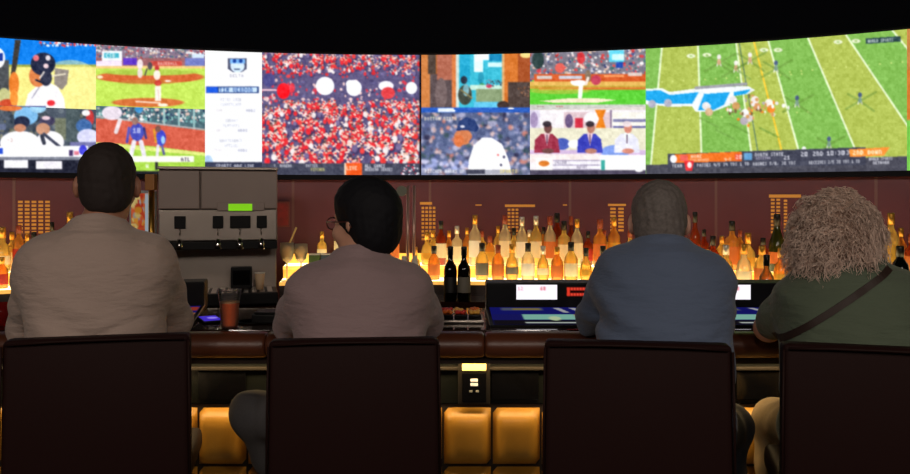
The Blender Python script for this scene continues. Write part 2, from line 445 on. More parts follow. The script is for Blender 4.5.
c.ell(36, 58, 3, 3, (224, 110, 120)); c.ell(48, 58, 2.4, 2.6, (230, 220, 226)); c.ell(46, 66, 2.6, 2.4, (230, 200, 206))
c.ell(51, 103, 4, 3, (226, 40, 50)); c.rect(10, 106, 46, 110, (70, 90, 150)); c.grain(7); c.blur(1)
feed(-165, 96, 0, .505, c, 'close-up of a batter in a navy helmet')
# 2 dugout
c = Canvas(-170, 97, 100, 182, (70, 80, 94))
c.crowd(-170, 108, 96, 140, [(60, 70, 84), (90, 100, 110), (50, 60, 70), (110, 110, 96)], 260, 2, 5)
c.ell(26, 116, 12, 9, (120, 180, 226)); c.ell(38, 108, 8, 5, (150, 200, 232)); c.ell(10, 108, 12, 3, (220, 110, 50)); c.rect(66, 108, 80, 142, (70, 84, 88)); c.rect(55, 118, 66, 140, (110, 116, 96))
c.rect(-170, 124, 6, 130, (90, 100, 130)); c.ell(90, 118, 4, 8, (190, 50, 50)); c.ell(86, 113, 4, 3, (245, 240, 240)); c.ell(84, 126, 8, 7, (60, 100, 160)); c.ell(88, 137, 11, 8, (210, 210, 240)); c.rect(70, 142, 96, 147, (110, 110, 160))
c.ell(20, 143, 20, 12, (248, 246, 250)); c.ell(-30, 146, 26, 14, (230, 230, 236)); c.ell(50, 142, 14, 11, (246, 244, 248)); c.ell(22, 122, 8, 6, (32, 38, 64)); c.ell(20, 128, 6, 4, (196, 130, 100)); c.ell(47, 121, 8, 5, (60, 56, 84)); c.ell(43, 129, 7, 6, (196, 140, 110)); c.ell(46, 118, 4, 2, (230, 200, 210))
c.line(44, 134, 60, 147, 3, (60, 64, 84)); c.line(42, 136, 44, 143, 4, (50, 54, 70)); c.text(7, 138, '-3', 4, (190, 160, 150))
c.rect(-170, 146, 88, 157, (250, 250, 252)); c.rect(-10, 148, 3, 154, (30, 70, 200)); c.rect(68, 149, 88, 156, (240, 240, 250)); c.rect(69, 150, 73, 156, (60, 40, 90)); c.rect(74, 151, 79, 155, (220, 120, 140)); c.ell(83, 150, 4, 5, (60, 60, 210))
c.rect(-170, 157, 97, 160, (120, 124, 140)); c.rect(-170, 160, 97, 182, (26, 28, 44)); c.rect(4, 160, 28, 168, (240, 238, 244)); c.rect(36, 161, 62, 169, (236, 232, 240)); c.text(6, 158, '--', 3, (60, 60, 90)); c.grain(8); c.blur(1)
feed(-165, 96, .505, 1, c, 'teammates in a dugout over a white score strip')
# 3 infield
c = Canvas(94, 208, 40, 115, (188, 222, 84)); c.rect(94, 40, 208, 60, (130, 110, 130))
c.crowd(94, 44, 208, 60, CROWD_MIX, 420, .8, 1.8); c.rect(94, 58, 208, 66, (150, 92, 96)); c.rect(102, 51, 122, 61, (236, 240, 246)); c.rect(104, 53, 119, 58, (60, 170, 190)); c.text(106, 53.5, 'CSB', 4, (240, 250, 250)); c.rect(96, 61, 122, 66, (236, 220, 250)); c.rect(123, 58, 137, 65, (88, 48, 190))
c.rect(150, 61, 182, 67, (196, 70, 60)); c.text(158, 62, 'BASEBALL', 3, (240, 200, 190)); c.rect(185, 58, 205, 66, (110, 120, 190)); c.rect(192, 54, 204, 58, (200, 220, 240)); c.rect(94, 66, 208, 68.5, (232, 196, 120))
c.ell(150, 77, 54, 6.5, (206, 92, 44)); c.ell(150, 72.5, 46, 3, (168, 196, 70)); c.ell(148, 82, 30, 2.5, (190, 120, 50), .6); c.ell(148, 102.5, 36, 4.6, (206, 106, 50)); c.line(136, 101.5, 160, 103, 1.4, (246, 220, 200)); c.ell(100, 77, 3, 1.6, (240, 220, 180)); c.ell(168, 81, 3, .9, (250, 240, 230))
c.ell(140, 64, 3, 5, (236, 220, 222)); c.ell(140, 73, 2.6, 5, (230, 214, 206)); c.ell(150, 66, 2.4, 4, (80, 70, 76)); c.line(147, 69, 145, 75, 1.4, (70, 60, 60)); c.ell(157, 68, 2.4, 2.6, (190, 50, 50)); c.ell(157, 75, 3.4, 5, (246, 226, 214)); c.ell(158, 83, 3.6, 3, (200, 60, 50)); c.rect(155, 86, 161, 101, (248, 234, 222)); c.line(158, 90, 159, 101, .6, (210, 170, 160)); c.ell(163, 105, 5, 1.5, (250, 240, 220)); c.grain(6); c.blur(1)
feed(96, 205, 0, .476, c, 'pitcher and batter on a green infield')
# 4 blue jerseys
c = Canvas(94, 208, 100, 180, (160, 206, 66))
c.rect(94, 100, 208, 130, (70, 100, 110)); c.crowd(94, 108, 208, 122, [(60, 70, 90), (110, 170, 170), (220, 190, 180), (230, 230, 230), (40, 60, 90), (80, 130, 130)], 240, 1, 2.6)
for xx in (163, 178, 193): c.rect(xx, 108, xx + 2, 132, (150, 190, 190))
c.poly([(94, 118), (120, 120), (208, 131), (208, 153), (150, 146), (94, 142)], (206, 88, 66)); c.line(94, 116, 208, 130, 1.6, (170, 170, 170))
c.poly([(94, 142), (150, 147), (208, 153), (208, 156), (94, 146)], (214, 226, 120)); c.ell(112, 113, 10, 7, (226, 214, 226)); c.line(120, 120, 116, 132, 4, (232, 220, 224)); c.ell(139, 109, 4, 4, (60, 140, 200))
c.ell(137, 132, 7, 9, (66, 74, 180)); c.ell(135, 121, 3.2, 4, (150, 110, 100)); c.line(129, 128, 127, 142, 2.6, (70, 70, 170)); c.line(144, 128, 146, 138, 2.4, (50, 50, 120)); c.line(134, 142, 131, 155, 4.5, (232, 226, 236)); c.line(141, 142, 144, 155, 4.5, (226, 220, 230)); c.text(133, 128, '18', 5, (200, 206, 240))
c.ell(161, 138, 5, 8, (58, 66, 196)); c.ell(158, 129, 2.8, 3.4, (120, 80, 70)); c.line(154, 130, 156, 142, 2.2, (220, 150, 40)); c.line(158, 146, 157, 158, 3, (220, 214, 226)); c.line(162, 146, 164, 154, 2.4, (90, 90, 150)); c.ell(163, 140, 2, 4, (150, 200, 240))
c.rect(134, 156, 194, 162, (246, 246, 232)); c.text(181, 157.4, 'ATL', 4, (60, 50, 80)); c.rect(94, 156, 135, 162, (240, 240, 230)); c.text(146, 164, 'W', 4, (240, 240, 240)); c.rect(155, 162, 158, 170, (40, 40, 40)); c.rect(94, 171, 208, 180, (24, 24, 30)); c.grain(7); c.blur(1)
feed(96, 205, .476, 1, c, 'two players in blue jerseys near a red wall')
# 5 white information page
c = Canvas(203, 265, 45, 180, (247, 247, 251))
c.poly([(228, 58.5), (247, 58.5), (247, 69), (241, 72.5), (233, 72.5), (228, 69)], (70, 74, 100)); c.ell(237.5, 66, 7, 6.5, (206, 226, 246)); c.rect(230, 59, 245, 63.5, (120, 180, 240)); c.ell(234.5, 61, 1.9, 2, (20, 60, 150)); c.ell(240.8, 61, 1.9, 2, (20, 60, 150)); c.rect(234, 68.5, 240, 70, (70, 90, 120)); c.text(230, 74, 'DELTA', 3.4, (160, 160, 176))
c.rect(206, 86.4, 259, 93.2, (40, 64, 120)); c.rect(206.5, 86.8, 218, 92.8, (20, 80, 216)); c.rect(219, 87.4, 257, 92.2, (196, 222, 246)); c.text(219.5, 87.6, 'TIM VERDON', 4.6, (40, 76, 150), 1, 0, .55)
for yy, t1 in ((98, 'PICKS 2026'), (103, 'CUMBERLAND'), (119, 'SUNDAY'), (124, 'PLAYOFFS'), (139, 'QUARTERBACK'), (144, 'OPTIONS')):
    c.text(233 - len(t1) * 1.25, yy, t1, 3.2, (168, 172, 188), .9, 0, .5)
for yy in (109, 129, 149): c.text(214, yy, 'TEAM', 2.6, (206, 200, 206)); c.text(238 + (yy == 109) * 8, yy, 'ODDS', 3, (130, 134, 160))
c.ell(208, 162, 5, 7, (120, 170, 220), .6); c.rect(203, 162, 265, 172.5, (44, 48, 72)); c.text(216, 164, 'SPORTS', 4, (240, 240, 250), 1, 0, .5); c.text(234, 164.3, 'ONE', 3.6, (230, 230, 240)); c.text(245, 164.3, 'LIVE', 3.6, (230, 230, 240), 1, 0, .5); c.blur(1)
feed(205, 262, 0, 1, c, 'white page with a shield emblem and blue name bar')
# 6 crowd in red
c = Canvas(260, 423, 48, 182, (86, 78, 118))
RED = [(226, 40, 48), (206, 40, 56), (240, 240, 244), (232, 196, 180), (224, 70, 66), (240, 206, 196), (96, 84, 130), (70, 62, 104), (236, 120, 100)]
c.crowd(260, 52, 421, 72, RED[2:] + [(226, 60, 56), (224, 160, 130)], 120, .9, 2.2); c.fans(260, 52, 421, 74, 220, .95); c.crowd(260, 68, 421, 78, [(216, 50, 56), (96, 84, 130), (84, 76, 120)], 120, 1.2, 2.6)
c.crowd(260, 80, 421, 105, [(78, 70, 112), (90, 84, 130), (206, 50, 70), (226, 190, 190)], 260, 1.3, 3)
c.crowd(260, 100, 421, 128, RED + [(240, 200, 190), (236, 60, 60)], 60, 1.0, 2.4); c.fans(260, 104, 421, 126, 220, 1.1); c.crowd(260, 124, 421, 165, [(226, 36, 42), (232, 50, 50), (78, 70, 110), (236, 220, 216), (240, 180, 160), (216, 36, 50), (226, 40, 46), (88, 84, 130)], 60, 1.2, 3.0); c.fans(260, 128, 421, 166, 250, 1.4)
c.ell(325, 86, 9.2, 9, (252, 252, 255)); c.ell(354, 88, 7.6, 8, (250, 250, 255)); c.ell(350, 84, 4, 4, (250, 250, 255)); c.ell(386, 86, 7.5, 5, (244, 240, 248)); c.ell(388, 93, 7, 6, (220, 60, 66)); c.ell(411.5, 88, 5.6, 6, (252, 252, 255)); c.ell(283.5, 91, 6.6, 8, (246, 18, 30)); c.line(262, 90, 276, 90, 1.6, (240, 190, 200)); c.ell(292, 88, 3, 5, (226, 60, 76)); c.ell(269, 80, 6, 7, (72, 70, 130))
c.rect(260, 163.3, 423, 180, (62, 64, 82)); c.text(274, 164.3, 'T. MORENO', 3, (240, 240, 250), 1, 0, .5); c.text(306, 164.2, 'BATTER', 3, (230, 230, 240), 1, 0, .5); c.text(311, 168, 'PITCHER', 3, (232, 226, 120), 1, 0, .5)
c.rect(345, 163, 362, 176, (236, 84, 26)); c.rect(344.4, 163, 346, 176, (250, 220, 190)); c.text(346.5, 166.2, 'LIVE', 3.8, (255, 236, 220), 1, 0, .55); c.text(365, 164.2, 'ALL GAMES', 3.4, (240, 240, 250), 1, 0, .5); c.text(365, 168, 'WEEKEND SERIES', 3, (240, 240, 250), 1, 0, .5)
c.crowd(400, 165, 418, 176, [(200, 60, 80), (230, 230, 240), (80, 80, 110)], 40, .8, 1.6); c.rect(419.4, 48, 423, 182, (20, 18, 28)); c.grain(8); c.blur(1)
feed(262, 420.6, 0, 1, c, 'packed stand of fans in red')
# 7 room scene
c = Canvas(419, 533, 48, 116, (176, 92, 34))
c.rect(421, 50, 433, 110, (200, 120, 60)); c.rect(428, 50, 436, 74, (70, 56, 48)); c.rect(430, 74, 452, 110, (84, 70, 72)); c.rect(437, 52, 452, 80, (170, 96, 74)); c.rect(452, 50, 457, 110, (210, 116, 60)); c.ell(441, 94, 6, 16, (110, 92, 92))
c.rect(457, 50, 503, 110, (52, 180, 206)); c.rect(456, 50, 459, 110, (200, 220, 214)); c.rect(460, 54, 470, 82, (30, 160, 200)); c.rect(474, 54, 483, 72, (226, 250, 252)); c.rect(477, 52, 490, 60, (240, 252, 254)); c.rect(489, 54, 502, 61, (20, 130, 180)); c.rect(488, 62.5, 502, 67, (206, 242, 248)); c.ell(481, 78, 3, 6, (30, 140, 170)); c.ell(482, 86, 3, 3, (60, 150, 100))
c.rect(470, 85, 502, 90, (190, 226, 210)); c.ell(489, 86, 3, 2, (206, 60, 90)); c.rect(476, 89, 502, 102, (130, 150, 110)); c.rect(474, 102, 502, 110, (90, 190, 226)); c.crowd(486, 80, 502, 86, [(60, 60, 70), (90, 130, 150)], 30, .7, 1.4)
c.ell(464, 80, 3.4, 4, (34, 44, 60)); c.ell(465, 95, 7, 10, (60, 66, 56)); c.ell(466, 90, 3, 6, (120, 170, 180)); c.line(461, 90, 472, 98, 1.6, (130, 120, 80))
c.rect(502, 50, 504.5, 110, (220, 170, 110)); c.rect(504.5, 50, 518, 110, (206, 110, 40)); c.rect(518, 50, 533, 82, (160, 74, 34)); c.ell(526, 55, 6, 3, (246, 214, 130)); c.rect(508, 82, 533, 110, (74, 60, 56)); c.crowd(518, 86, 530, 98, [(150, 100, 70), (80, 60, 50)], 40, .7, 1.3); c.ell(503, 105, 6, 4, (60, 44, 40))
c.rect(419, 107.5, 533, 116, (34, 86, 190)); c.rect(438, 108.2, 454, 112, (220, 232, 250)); c.ell(511, 109, 3, 1.5, (235, 240, 250)); c.grain(6); c.blur(1)
feed(421.4, 530, 0, .458, c, 'person in a chair in a room with a bright blue window')
# 8 coach close-up
c = Canvas(419, 533, 104, 182, (80, 92, 130))
c.crowd(419, 108, 533, 180, [(70, 80, 120), (96, 104, 150), (60, 60, 90), (160, 160, 190), (200, 170, 170), (60, 80, 90), (120, 130, 170), (190, 120, 110)], 460, 1.6, 4.5); c.crowd(419, 160, 480, 176, [(150, 160, 210), (190, 190, 220)], 60, 2, 4)
c.blur(5); c.rect(419, 104, 533, 112.5, (36, 84, 180)); c.rect(438, 108.4, 455, 112, (220, 230, 246)); c.text(424.5, 117, 'BOTTOM NINTH', 3.4, (240, 226, 200), 1, 0, .6)
c.ell(463, 137, 9, 8, (206, 120, 76)); c.ell(459, 141, 5, 6, (214, 110, 60)); c.poly([(456, 131), (459, 121), (467, 117), (475, 120), (479, 128), (477, 132), (466, 130)], (34, 54, 108)); c.ell(462.5, 126.5, 2.2, 1.4, (226, 226, 240))
c.poly([(467, 182), (469, 160), (474, 145), (482, 138), (492, 138), (502, 144), (508, 158), (514, 182)], (250, 248, 250)); c.ell(501, 165, 1.2, 1.4, (60, 60, 90)); c.ell(504, 157, 1.4, 1.6, (80, 80, 110)); c.ell(498, 155, 1, 1, (226, 80, 80)); c.line(470, 142, 476, 134, 2, (80, 90, 140))
c.rect(419, 169.6, 533, 176, (90, 96, 120), .5); c.text(425, 169.6, 'PITCHER WARMS UP', 3.4, (246, 246, 250), 1, 0, .55); c.rect(466, 169.5, 485, 174, (60, 62, 80)); c.text(500, 169.5, 'SPORTS', 3.6, (240, 220, 120)); c.grain(7); c.blur(1)
feed(421.4, 530, .458, 1, c, 'profile close-up of a player in a navy cap')
# 9 pitch
c = Canvas(528, 649, 40, 112, (86, 200, 50)); c.rect(528, 30, 649, 80, (120, 116, 130))
c.crowd(528, 44, 649, 82, CROWD_MIX + [(210, 60, 70), (230, 200, 200)], 520, 1, 2.4); c.ell(538, 60, 6, 9, (40, 60, 60)); c.rect(609, 50, 624, 62, (90, 206, 232)); c.rect(612, 54, 624, 60, (200, 245, 250)); c.rect(616, 62, 623, 68, (30, 70, 170)); c.ell(581, 58, 4, 6, (206, 50, 56)); c.ell(560, 68, 5, 5, (220, 90, 80))
c.rect(534, 74, 649, 82, (206, 84, 34)); c.rect(537, 75.8, 552, 79, (206, 196, 190)); c.rect(559, 75.8, 582, 79, (196, 200, 214)); c.rect(604, 75, 624, 77, (240, 150, 90)); c.rect(628, 72.5, 642, 76, (214, 196, 190)); c.rect(528, 81.5, 649, 86, (222, 176, 84)); c.rect(528, 86, 649, 89, (196, 150, 50)); c.line(540, 89, 649, 88.5, 2.2, (206, 110, 40)); c.ell(560, 91, 30, 3, (190, 180, 60), .6)
c.ell(596, 80, 5, 5, (190, 60, 84)); c.ell(588, 76, 3, 6, (130, 110, 90)); c.ell(579, 83, 8, 3, (250, 248, 246)); c.line(572, 82, 580, 84, 3, (250, 248, 246)); c.line(581, 85, 580, 97, 4, (250, 250, 246)); c.line(586, 84, 588, 78, 2.6, (240, 225, 214)); c.poly([(540, 101), (572, 98), (600, 98.5), (616, 100), (596, 103), (556, 103)], (236, 226, 190)); c.rect(528, 104.5, 649, 112, (196, 196, 190)); c.text(537, 105, '---', 3, (110, 60, 60)); c.text(556, 105, '---', 3, (190, 40, 50)); c.grain(6); c.blur(1)
feed(530, 645.6, 0, .464, c, 'pitcher throwing from a pale mound')
# 10 studio
c = Canvas(528, 649, 100, 182, (236, 230, 234))
c.rect(528, 104, 649, 110, (214, 206, 200)); c.text(537, 107, '---', 3, (120, 90, 90)); c.text(556, 106.6, '---', 3, (206, 50, 60)); c.rect(528, 110, 540, 160, (214, 206, 226)); c.ell(534, 120, 4, 8, (160, 140, 180)); c.rect(564, 112, 610, 128, (216, 190, 196)); c.ell(569, 121, 4, 7, (100, 80, 120)); c.rect(575, 118, 583, 128, (200, 40, 60)); c.ell(592, 118, 8, 6, (246, 240, 246)); c.poly([(595, 110), (606, 110), (603, 118), (606, 129), (595, 129), (599, 119)], (228, 124, 24)); c.rect(610, 110, 612, 130, (130, 110, 140))
c.rect(612, 112, 649, 126, (240, 236, 226)); c.rect(613, 119, 649, 122, (120, 120, 160)); c.rect(613, 126, 649, 129, (90, 90, 150)); c.rect(528, 128, 649, 150, (226, 222, 196)); c.ell(562, 144, 8, 6, (70, 90, 180)); c.ell(574, 144, 6, 4, (244, 244, 244))
c.rect(528, 150, 649, 160, (206, 180, 216)); c.rect(528, 154, 600, 162, (240, 226, 224)); c.ell(615, 152, 14, 7, (120, 150, 226)); c.rect(600, 155, 649, 176, (250, 248, 248)); c.rect(553, 160, 600, 174, (236, 232, 240))
for yy in (160, 164.6, 169): c.rect(553, yy, 600, yy + 1, (150, 140, 170))
c.text(555, 161.3, 'COLLEGE', 2.6, (110, 100, 130), 1, 0, .5); c.text(577, 165.8, 'REPORT', 2.6, (110, 100, 130), 1, 0, .5); c.rect(601, 160, 605, 170, (50, 160, 150))
for x0, suit, hd, sh in ((547, (150, 44, 66), (104, 62, 60), (226, 190, 196)), (590, (52, 58, 176), (176, 116, 100), (236, 200, 206)), (627, (224, 224, 240), (206, 130, 110), (240, 250, 250))):
    c.poly([(x0 - 13, 153), (x0 - 12, 140), (x0 - 6, 134), (x0 + 6, 134), (x0 + 11, 139), (x0 + 13, 153)], suit); c.poly([(x0 - 3, 133), (x0 + 3, 133), (x0, 146)], sh); c.line(x0, 135, x0, 143, 1.2, (90, 60, 90)); c.ell(x0 + 1, 128, 4, 5.4, hd); c.ell(x0, 124, 4.4, 3, (50, 40, 48) if x0 < 600 else (226, 210, 214)); c.ell(x0 + 1, 151, 6, 2.6, hd)
c.rect(536, 158, 552, 170, (250, 248, 244)); c.ell(544, 163.5, 5.4, 3, (216, 120, 40)); c.rect(528, 170, 649, 176, (70, 64, 84)); c.ell(639, 170, 4, 2, (240, 240, 240)); c.grain(5); c.blur(1)
feed(530, 645.6, .464, 1, c, 'three presenters in suits at a studio desk')
# 11 football
c = Canvas(643, 912, 18, 182, (142, 196, 76))
G1, G2 = (168, 184, 78), (122, 178, 76)
edge = [((662, 46), (650, 174)), ((698, 44), (702, 174)), ((736, 42), (754, 172)), ((768, 40), (804, 170)), ((808, 38), (864, 170)), ((846, 35), (934, 165)), ((892, 30), (1000, 160))]
prev = ((643, 48), (643, 176))
for k, (a, b) in enumerate(edge + [((960, 20), (1080, 160))]):
    c.poly([(prev[0][0], 10), prev[0], prev[1], (prev[1][0], 190), (b[0], 190), b, a, (a[0], 10)], G1 if k % 2 else G2); prev = (a, b)
for k, (a, b) in enumerate(edge): c.line(a[0], a[1], b[0], b[1], 1.8, (226, 240, 200))
c.line(754, 42, 784, 160, 1.8, (240, 196, 50)); c.line(739, 42, 761, 170, 1.2, (90, 120, 90))
for k in range(14):
    for (x0, y0, dx, dy) in ((662, 82, 8.6, -.5), (668, 120, 8.6, -.5), (790, 72, 9, -.8)):
        c.ell(x0 + k * dx * 1.25, y0 + k * dy * 1.25, .9, .8, (214, 226, 130), .8)
for x, y in ((691, 56), (707, 55), (764, 50), (778, 50), (838, 42), (856, 41)): c.ell(x, y, 4.4, 2, (226, 232, 200)); c.ell(x, y, 1.6, .8, (150, 190, 100))
for x, y in ((719, 60), (736, 66), (750, 58), (776, 66), (797, 101), (860, 98), (829, 142)):
    for dx, dy in ((-14, 8), (14, 10), (16, -9), (-12, -7)): c.line(x, y + 3, x + dx, y + 3 + dy, 2.2, (96, 134, 52), .5)
    c.line(x - 1, y + 2, x - 2, y + 6, 1.2, (226, 226, 214)); c.line(x + 1, y + 2, x + 2, y + 6, 1.2, (190, 190, 170)); c.ell(x, y - 3, 2.0, 2.6, (236, 232, 226) if x < 770 else (66, 84, 120)); c.ell(x, y + 2, 1.9, 3, (200, 160, 120) if x < 770 else (120, 150, 130))
c.poly([(646, 89), (662, 88), (670, 92), (700, 88), (748, 86), (755, 90), (748, 94), (735, 96), (728, 106), (712, 112), (696, 112), (692, 106), (672, 107), (655, 105), (646, 104)], (232, 238, 240)); c.poly([(646, 91), (660, 90), (670, 95), (699, 92), (692, 104), (660, 104), (646, 100)], (24, 158, 226)); c.poly([(704, 94), (730, 92), (724, 105), (712, 111), (698, 110)], (24, 158, 226)); c.poly([(734, 92), (752, 89), (746, 94), (734, 96)], (24, 158, 226)); c.line(696, 88, 746, 84, 3, (150, 150, 160))
for x, y, cc in ((652, 104, (170, 170, 190)), (668, 103, (170, 170, 190)), (706, 106, (230, 226, 226)), (709, 112, (206, 170, 130)), (733, 100, (226, 220, 220)), (736, 106, (200, 150, 90)), (745, 113, (240, 236, 236)), (749, 118, (200, 190, 190)), (755, 100, (230, 220, 220)), (757, 107, (206, 140, 90)), (769, 103, (240, 230, 220)), (771, 109, (236, 130, 40)), (744, 121, (170, 160, 170))): c.ell(x, y, 4, 4, cc)
for x, y in ((700, 118), (730, 124), (760, 128), (716, 130)): c.line(x, y, x + 18, y + 9, 2, (96, 140, 56), .5)

for q in range(46):                                  # linemen, bunched
    x, y = c.r.normal(752, 16), c.r.normal(108, 7); c.ell(x, y, c.r.uniform(.8, 1.9), c.r.uniform(1, 2.2), [(240, 236, 236), (226, 220, 224), (206, 150, 90), (170, 160, 170), (120, 96, 60), (236, 130, 40)][c.r.randint(6)])
c.ell(804, 150, 2.4, 3.6, (240, 240, 240))
sl = -.028
c.poly([(646, 165), (912, 156), (912, 182), (646, 182)], (66, 66, 78)); c.poly([(668, 154), (866, 147), (866, 165), (668, 168)], (60, 62, 78))
c.poly([(675, 154.5), (742, 151.5), (742, 161), (675, 163)], (232, 108, 30)); c.ell(673.5, 159, 3.4, 4, (236, 236, 240)); c.rect(680, 155, 688, 161, (226, 90, 80)); c.rect(735, 154, 741, 160, (226, 80, 60)); c.text(736, 155, '20', 4, (255, 240, 230)); c.rect(744, 153, 752, 160, (90, 150, 200)); c.text(691, 154.8, 'HOME', 3.6, (255, 235, 220), 1, sl, .6); c.text(690, 159, 'TOUCHDOWNS', 2.4, (255, 220, 200), 1, sl, .6); c.text(722, 158, '(4-5)', 3, (255, 235, 220), 1, sl)
c.text(755, 153, 'NORTH STATE', 3.6, (226, 226, 236), 1, sl, .55); c.text(756, 157, 'VISITOR', 2.6, (200, 190, 216), 1, sl); c.text(784, 155.6, '21', 4, (240, 240, 250), 1, sl); c.text(801, 152, '20', 4.4, (240, 240, 250), 1, sl); c.text(813, 151.6, '2ND', 4.4, (240, 240, 250), 1, sl); c.text(827, 151, '10:30', 4.4, (240, 240, 250), 1, sl); c.text(843, 150.4, ':31', 4.4, (240, 240, 250), 1, sl)
c.poly([(849, 149.5), (890, 147), (884, 155.5), (850, 157)], (244, 140, 50)); c.text(853, 150.6, '2ND DOWN', 4.2, (255, 250, 230), 1, sl, .66)
c.text(672, 164.4, 'TEAM', 3.2, (236, 236, 240), 1, sl); c.poly([(684, 161), (694, 160.6), (692, 171), (686, 171)], (226, 44, 50)); c.ell(689.5, 165, 2.2, 3, (250, 230, 230)); c.text(697, 163.6, 'PASSES 4/5 34 YDS 1 TD', 3.2, (236, 236, 244), 1, sl, .56); c.text(753, 162.4, 'RUSHES 5/8, 30 YDS', 3.2, (236, 236, 244), 1, sl, .56); c.text(809, 161, 'RECEIVES 2/5 30 YDS 1 TD', 3.2, (236, 236, 244), 1, sl, .5); c.text(869, 157.6, 'WORLD SPORTS', 3, (240, 240, 250), 1, sl, .5); c.text(873, 161.4, 'NETWORK', 3, (240, 240, 250), 1, sl, .6)
c.poly([(866, 38.5), (901, 36), (901, 41.5), (866, 44)], (40, 66, 70)); c.text(868, 39.6, 'WORLD SPORTS', 3.2, (240, 250, 244), 1, -.06, .5); c.grain(6); c.blur(1)
feed(645.6, 907, 0, 1, c, 'football field with yard lines and an orange score strip')
# 12 next feed running on past the frame
c = Canvas(905, 1160, -10, 190, (200, 110, 40)); c.rect(905, -10, 1160, 70, (190, 120, 60)); c.crowd(915, 0, 1160, 120, CROWD_MIX, 900, 2, 5); c.rect(905, 120, 1160, 190, (110, 190, 70)); c.blur(1)
feed(907, 1130, 0, 1, c, 'stadium view in warm colours')
bm = bmesh.new(); tA, tB = arc_theta(-165, R_SCREEN), arc_theta(1130, R_SCREEN)
for args in ((R_SCREEN - .012, R_SCREEN + .02, Z_BEZEL, Z_BOT - .001), (R_SCREEN - .012, R_SCREEN + .02, Z_TOP + .001, Z_TOP + .012), (R_SCREEN + .004, R_WALL - .006, Z_BEZEL, Z_TOP + .008)):
    add_arc_slab(bm, tA, tB, *args)
for v in bm.verts: v.co -= VW
bm_obj('bezel', bm, mat('bezel_black', (8, 9, 18), .5, spec=.1), video_wall)

# ------------------------------------------------------------------ back bar with two lit steps
T0, T1 = math.radians(-33), math.radians(31)
R_C0, R_B, R_A, R_E = 4.86, 5.16, 5.40, 5.66
Z_C, Z_B, Z_A = .99, 1.065, 1.135
bb = thing('back_bar', 'dark back bar cabinet with amber lit bottle steps under the video wall', 'back bar', (AX, AY + R_C0, 0))
BO = Vector(bb.location)
def bb_slab(name, *a, m=None):
    bm = bmesh.new(); add_arc_slab(bm, *a)
    for v in bm.verts: v.co -= BO
    return bm_obj(name, bm, m, bb)
bb_slab('cabinet', T0, T1, R_C0 + .03, R_WALL - .004, 0, Z_C - .04, m=M_wood)
bb_slab('counter', T0, T1, R_C0, R_WALL - .004, Z_C - .039, Z_C, m=M_bartop)
n_door = 10
for i in range(n_door):
    a, b = T0 + (T1 - T0) * i / n_door, T0 + (T1 - T0) * (i + 1) / n_door
    d = bb_slab('door', a + .003, b - .003, R_C0 + .012, R_C0 + .0295, .1, Z_C - .06, m=M_wood)
    bm = bmesh.new(); x, y = arc(b - .02, R_C0 + .002)
    add_tube(bm, [(x - BO.x, y - BO.y, .55), (x - BO.x, y - BO.y, .70)], .007, 6); bm_obj('handle', bm, M_brass, d, True)
SEGS = ((T0, math.radians(-19.2)), (math.radians(-7.9), T1))
for a, b in SEGS:
    bb_slab('step_body', a, b, R_B + .004, R_E, Z_C + .0005, Z_B - .0128, m=M_wood)
    bb_slab('step_riser', a, b, R_A, R_E, Z_B + .0005, Z_A - .0125, m=M_backlit)
    bb_slab('upper_step', a, b, R_A, R_E, Z_A - .012, Z_A, m=M_step)
    bb_slab('lower_step', a, b, R_B, R_A - .001, Z_B - .012, Z_B, m=M_step)
    bb_slab('step_nosing', a, b, R_A - .012, R_A - .0012, Z_A - .016, Z_A + .004, m=M_stepedge)
    bb_slab('step_nosing', a, b, R_B - .012, R_B - .0012, Z_B - .016, Z_B + .004, m=M_stepedge)
    bb_slab('glass_back', a, b, R_E + .002, R_E + .012, Z_C + .0005, Z_A + .06, m=M_backlit)

# ------------------------------------------------------------------ bottles
PROF = {
 'tall': (.305, [(.030, 0), (.036, .004), (.037, .17), (.035, .19), (.022, .215), (.0145, .228), (.0135, .27)], (.05, .15), .27),
 'square': (.28, [(.034, 0), (.039, .004), (.039, .16), (.036, .178), (.018, .195), (.0145, .205), (.0145, .245)], (.035, .135), .245),
 'round': (.23, [(.034, 0), (.038, .01), (.042, .05), (.039, .10), (.03, .135), (.017, .15), (.0155, .195)], (.04, .085), .195),
 'wine': (.315, [(.034, 0), (.038, .004), (.038, .175), (.034, .2), (.019, .225), (.0145, .24), (.0145, .285)], (.05, .14), .285),
 'champagne': (.32, [(.038, 0), (.044, .005), (.044, .13), (.038, .17), (.022, .22), (.0155, .25), (.0155, .275)], (.045, .11), .275),
 'slim': (.33, [(.026, 0), (.031, .004), (.031, .17), (.026, .2), (.014, .235), (.0115, .26), (.0115, .29)], (.05, .13), .29),
 'flask': (.225, [(.036, 0), (.04, .004), (.04, .11), (.036, .135), (.018, .165), (.0155, .172), (.0155, .195)], (.03, .105), .195),
 'decanter': (.25, [(.045, 0), (.044, .008), (.046, .09), (.042, .125), (.022, .155), (.018, .165), (.018, .2)], (.03, .09), .2),
}
BM = {}
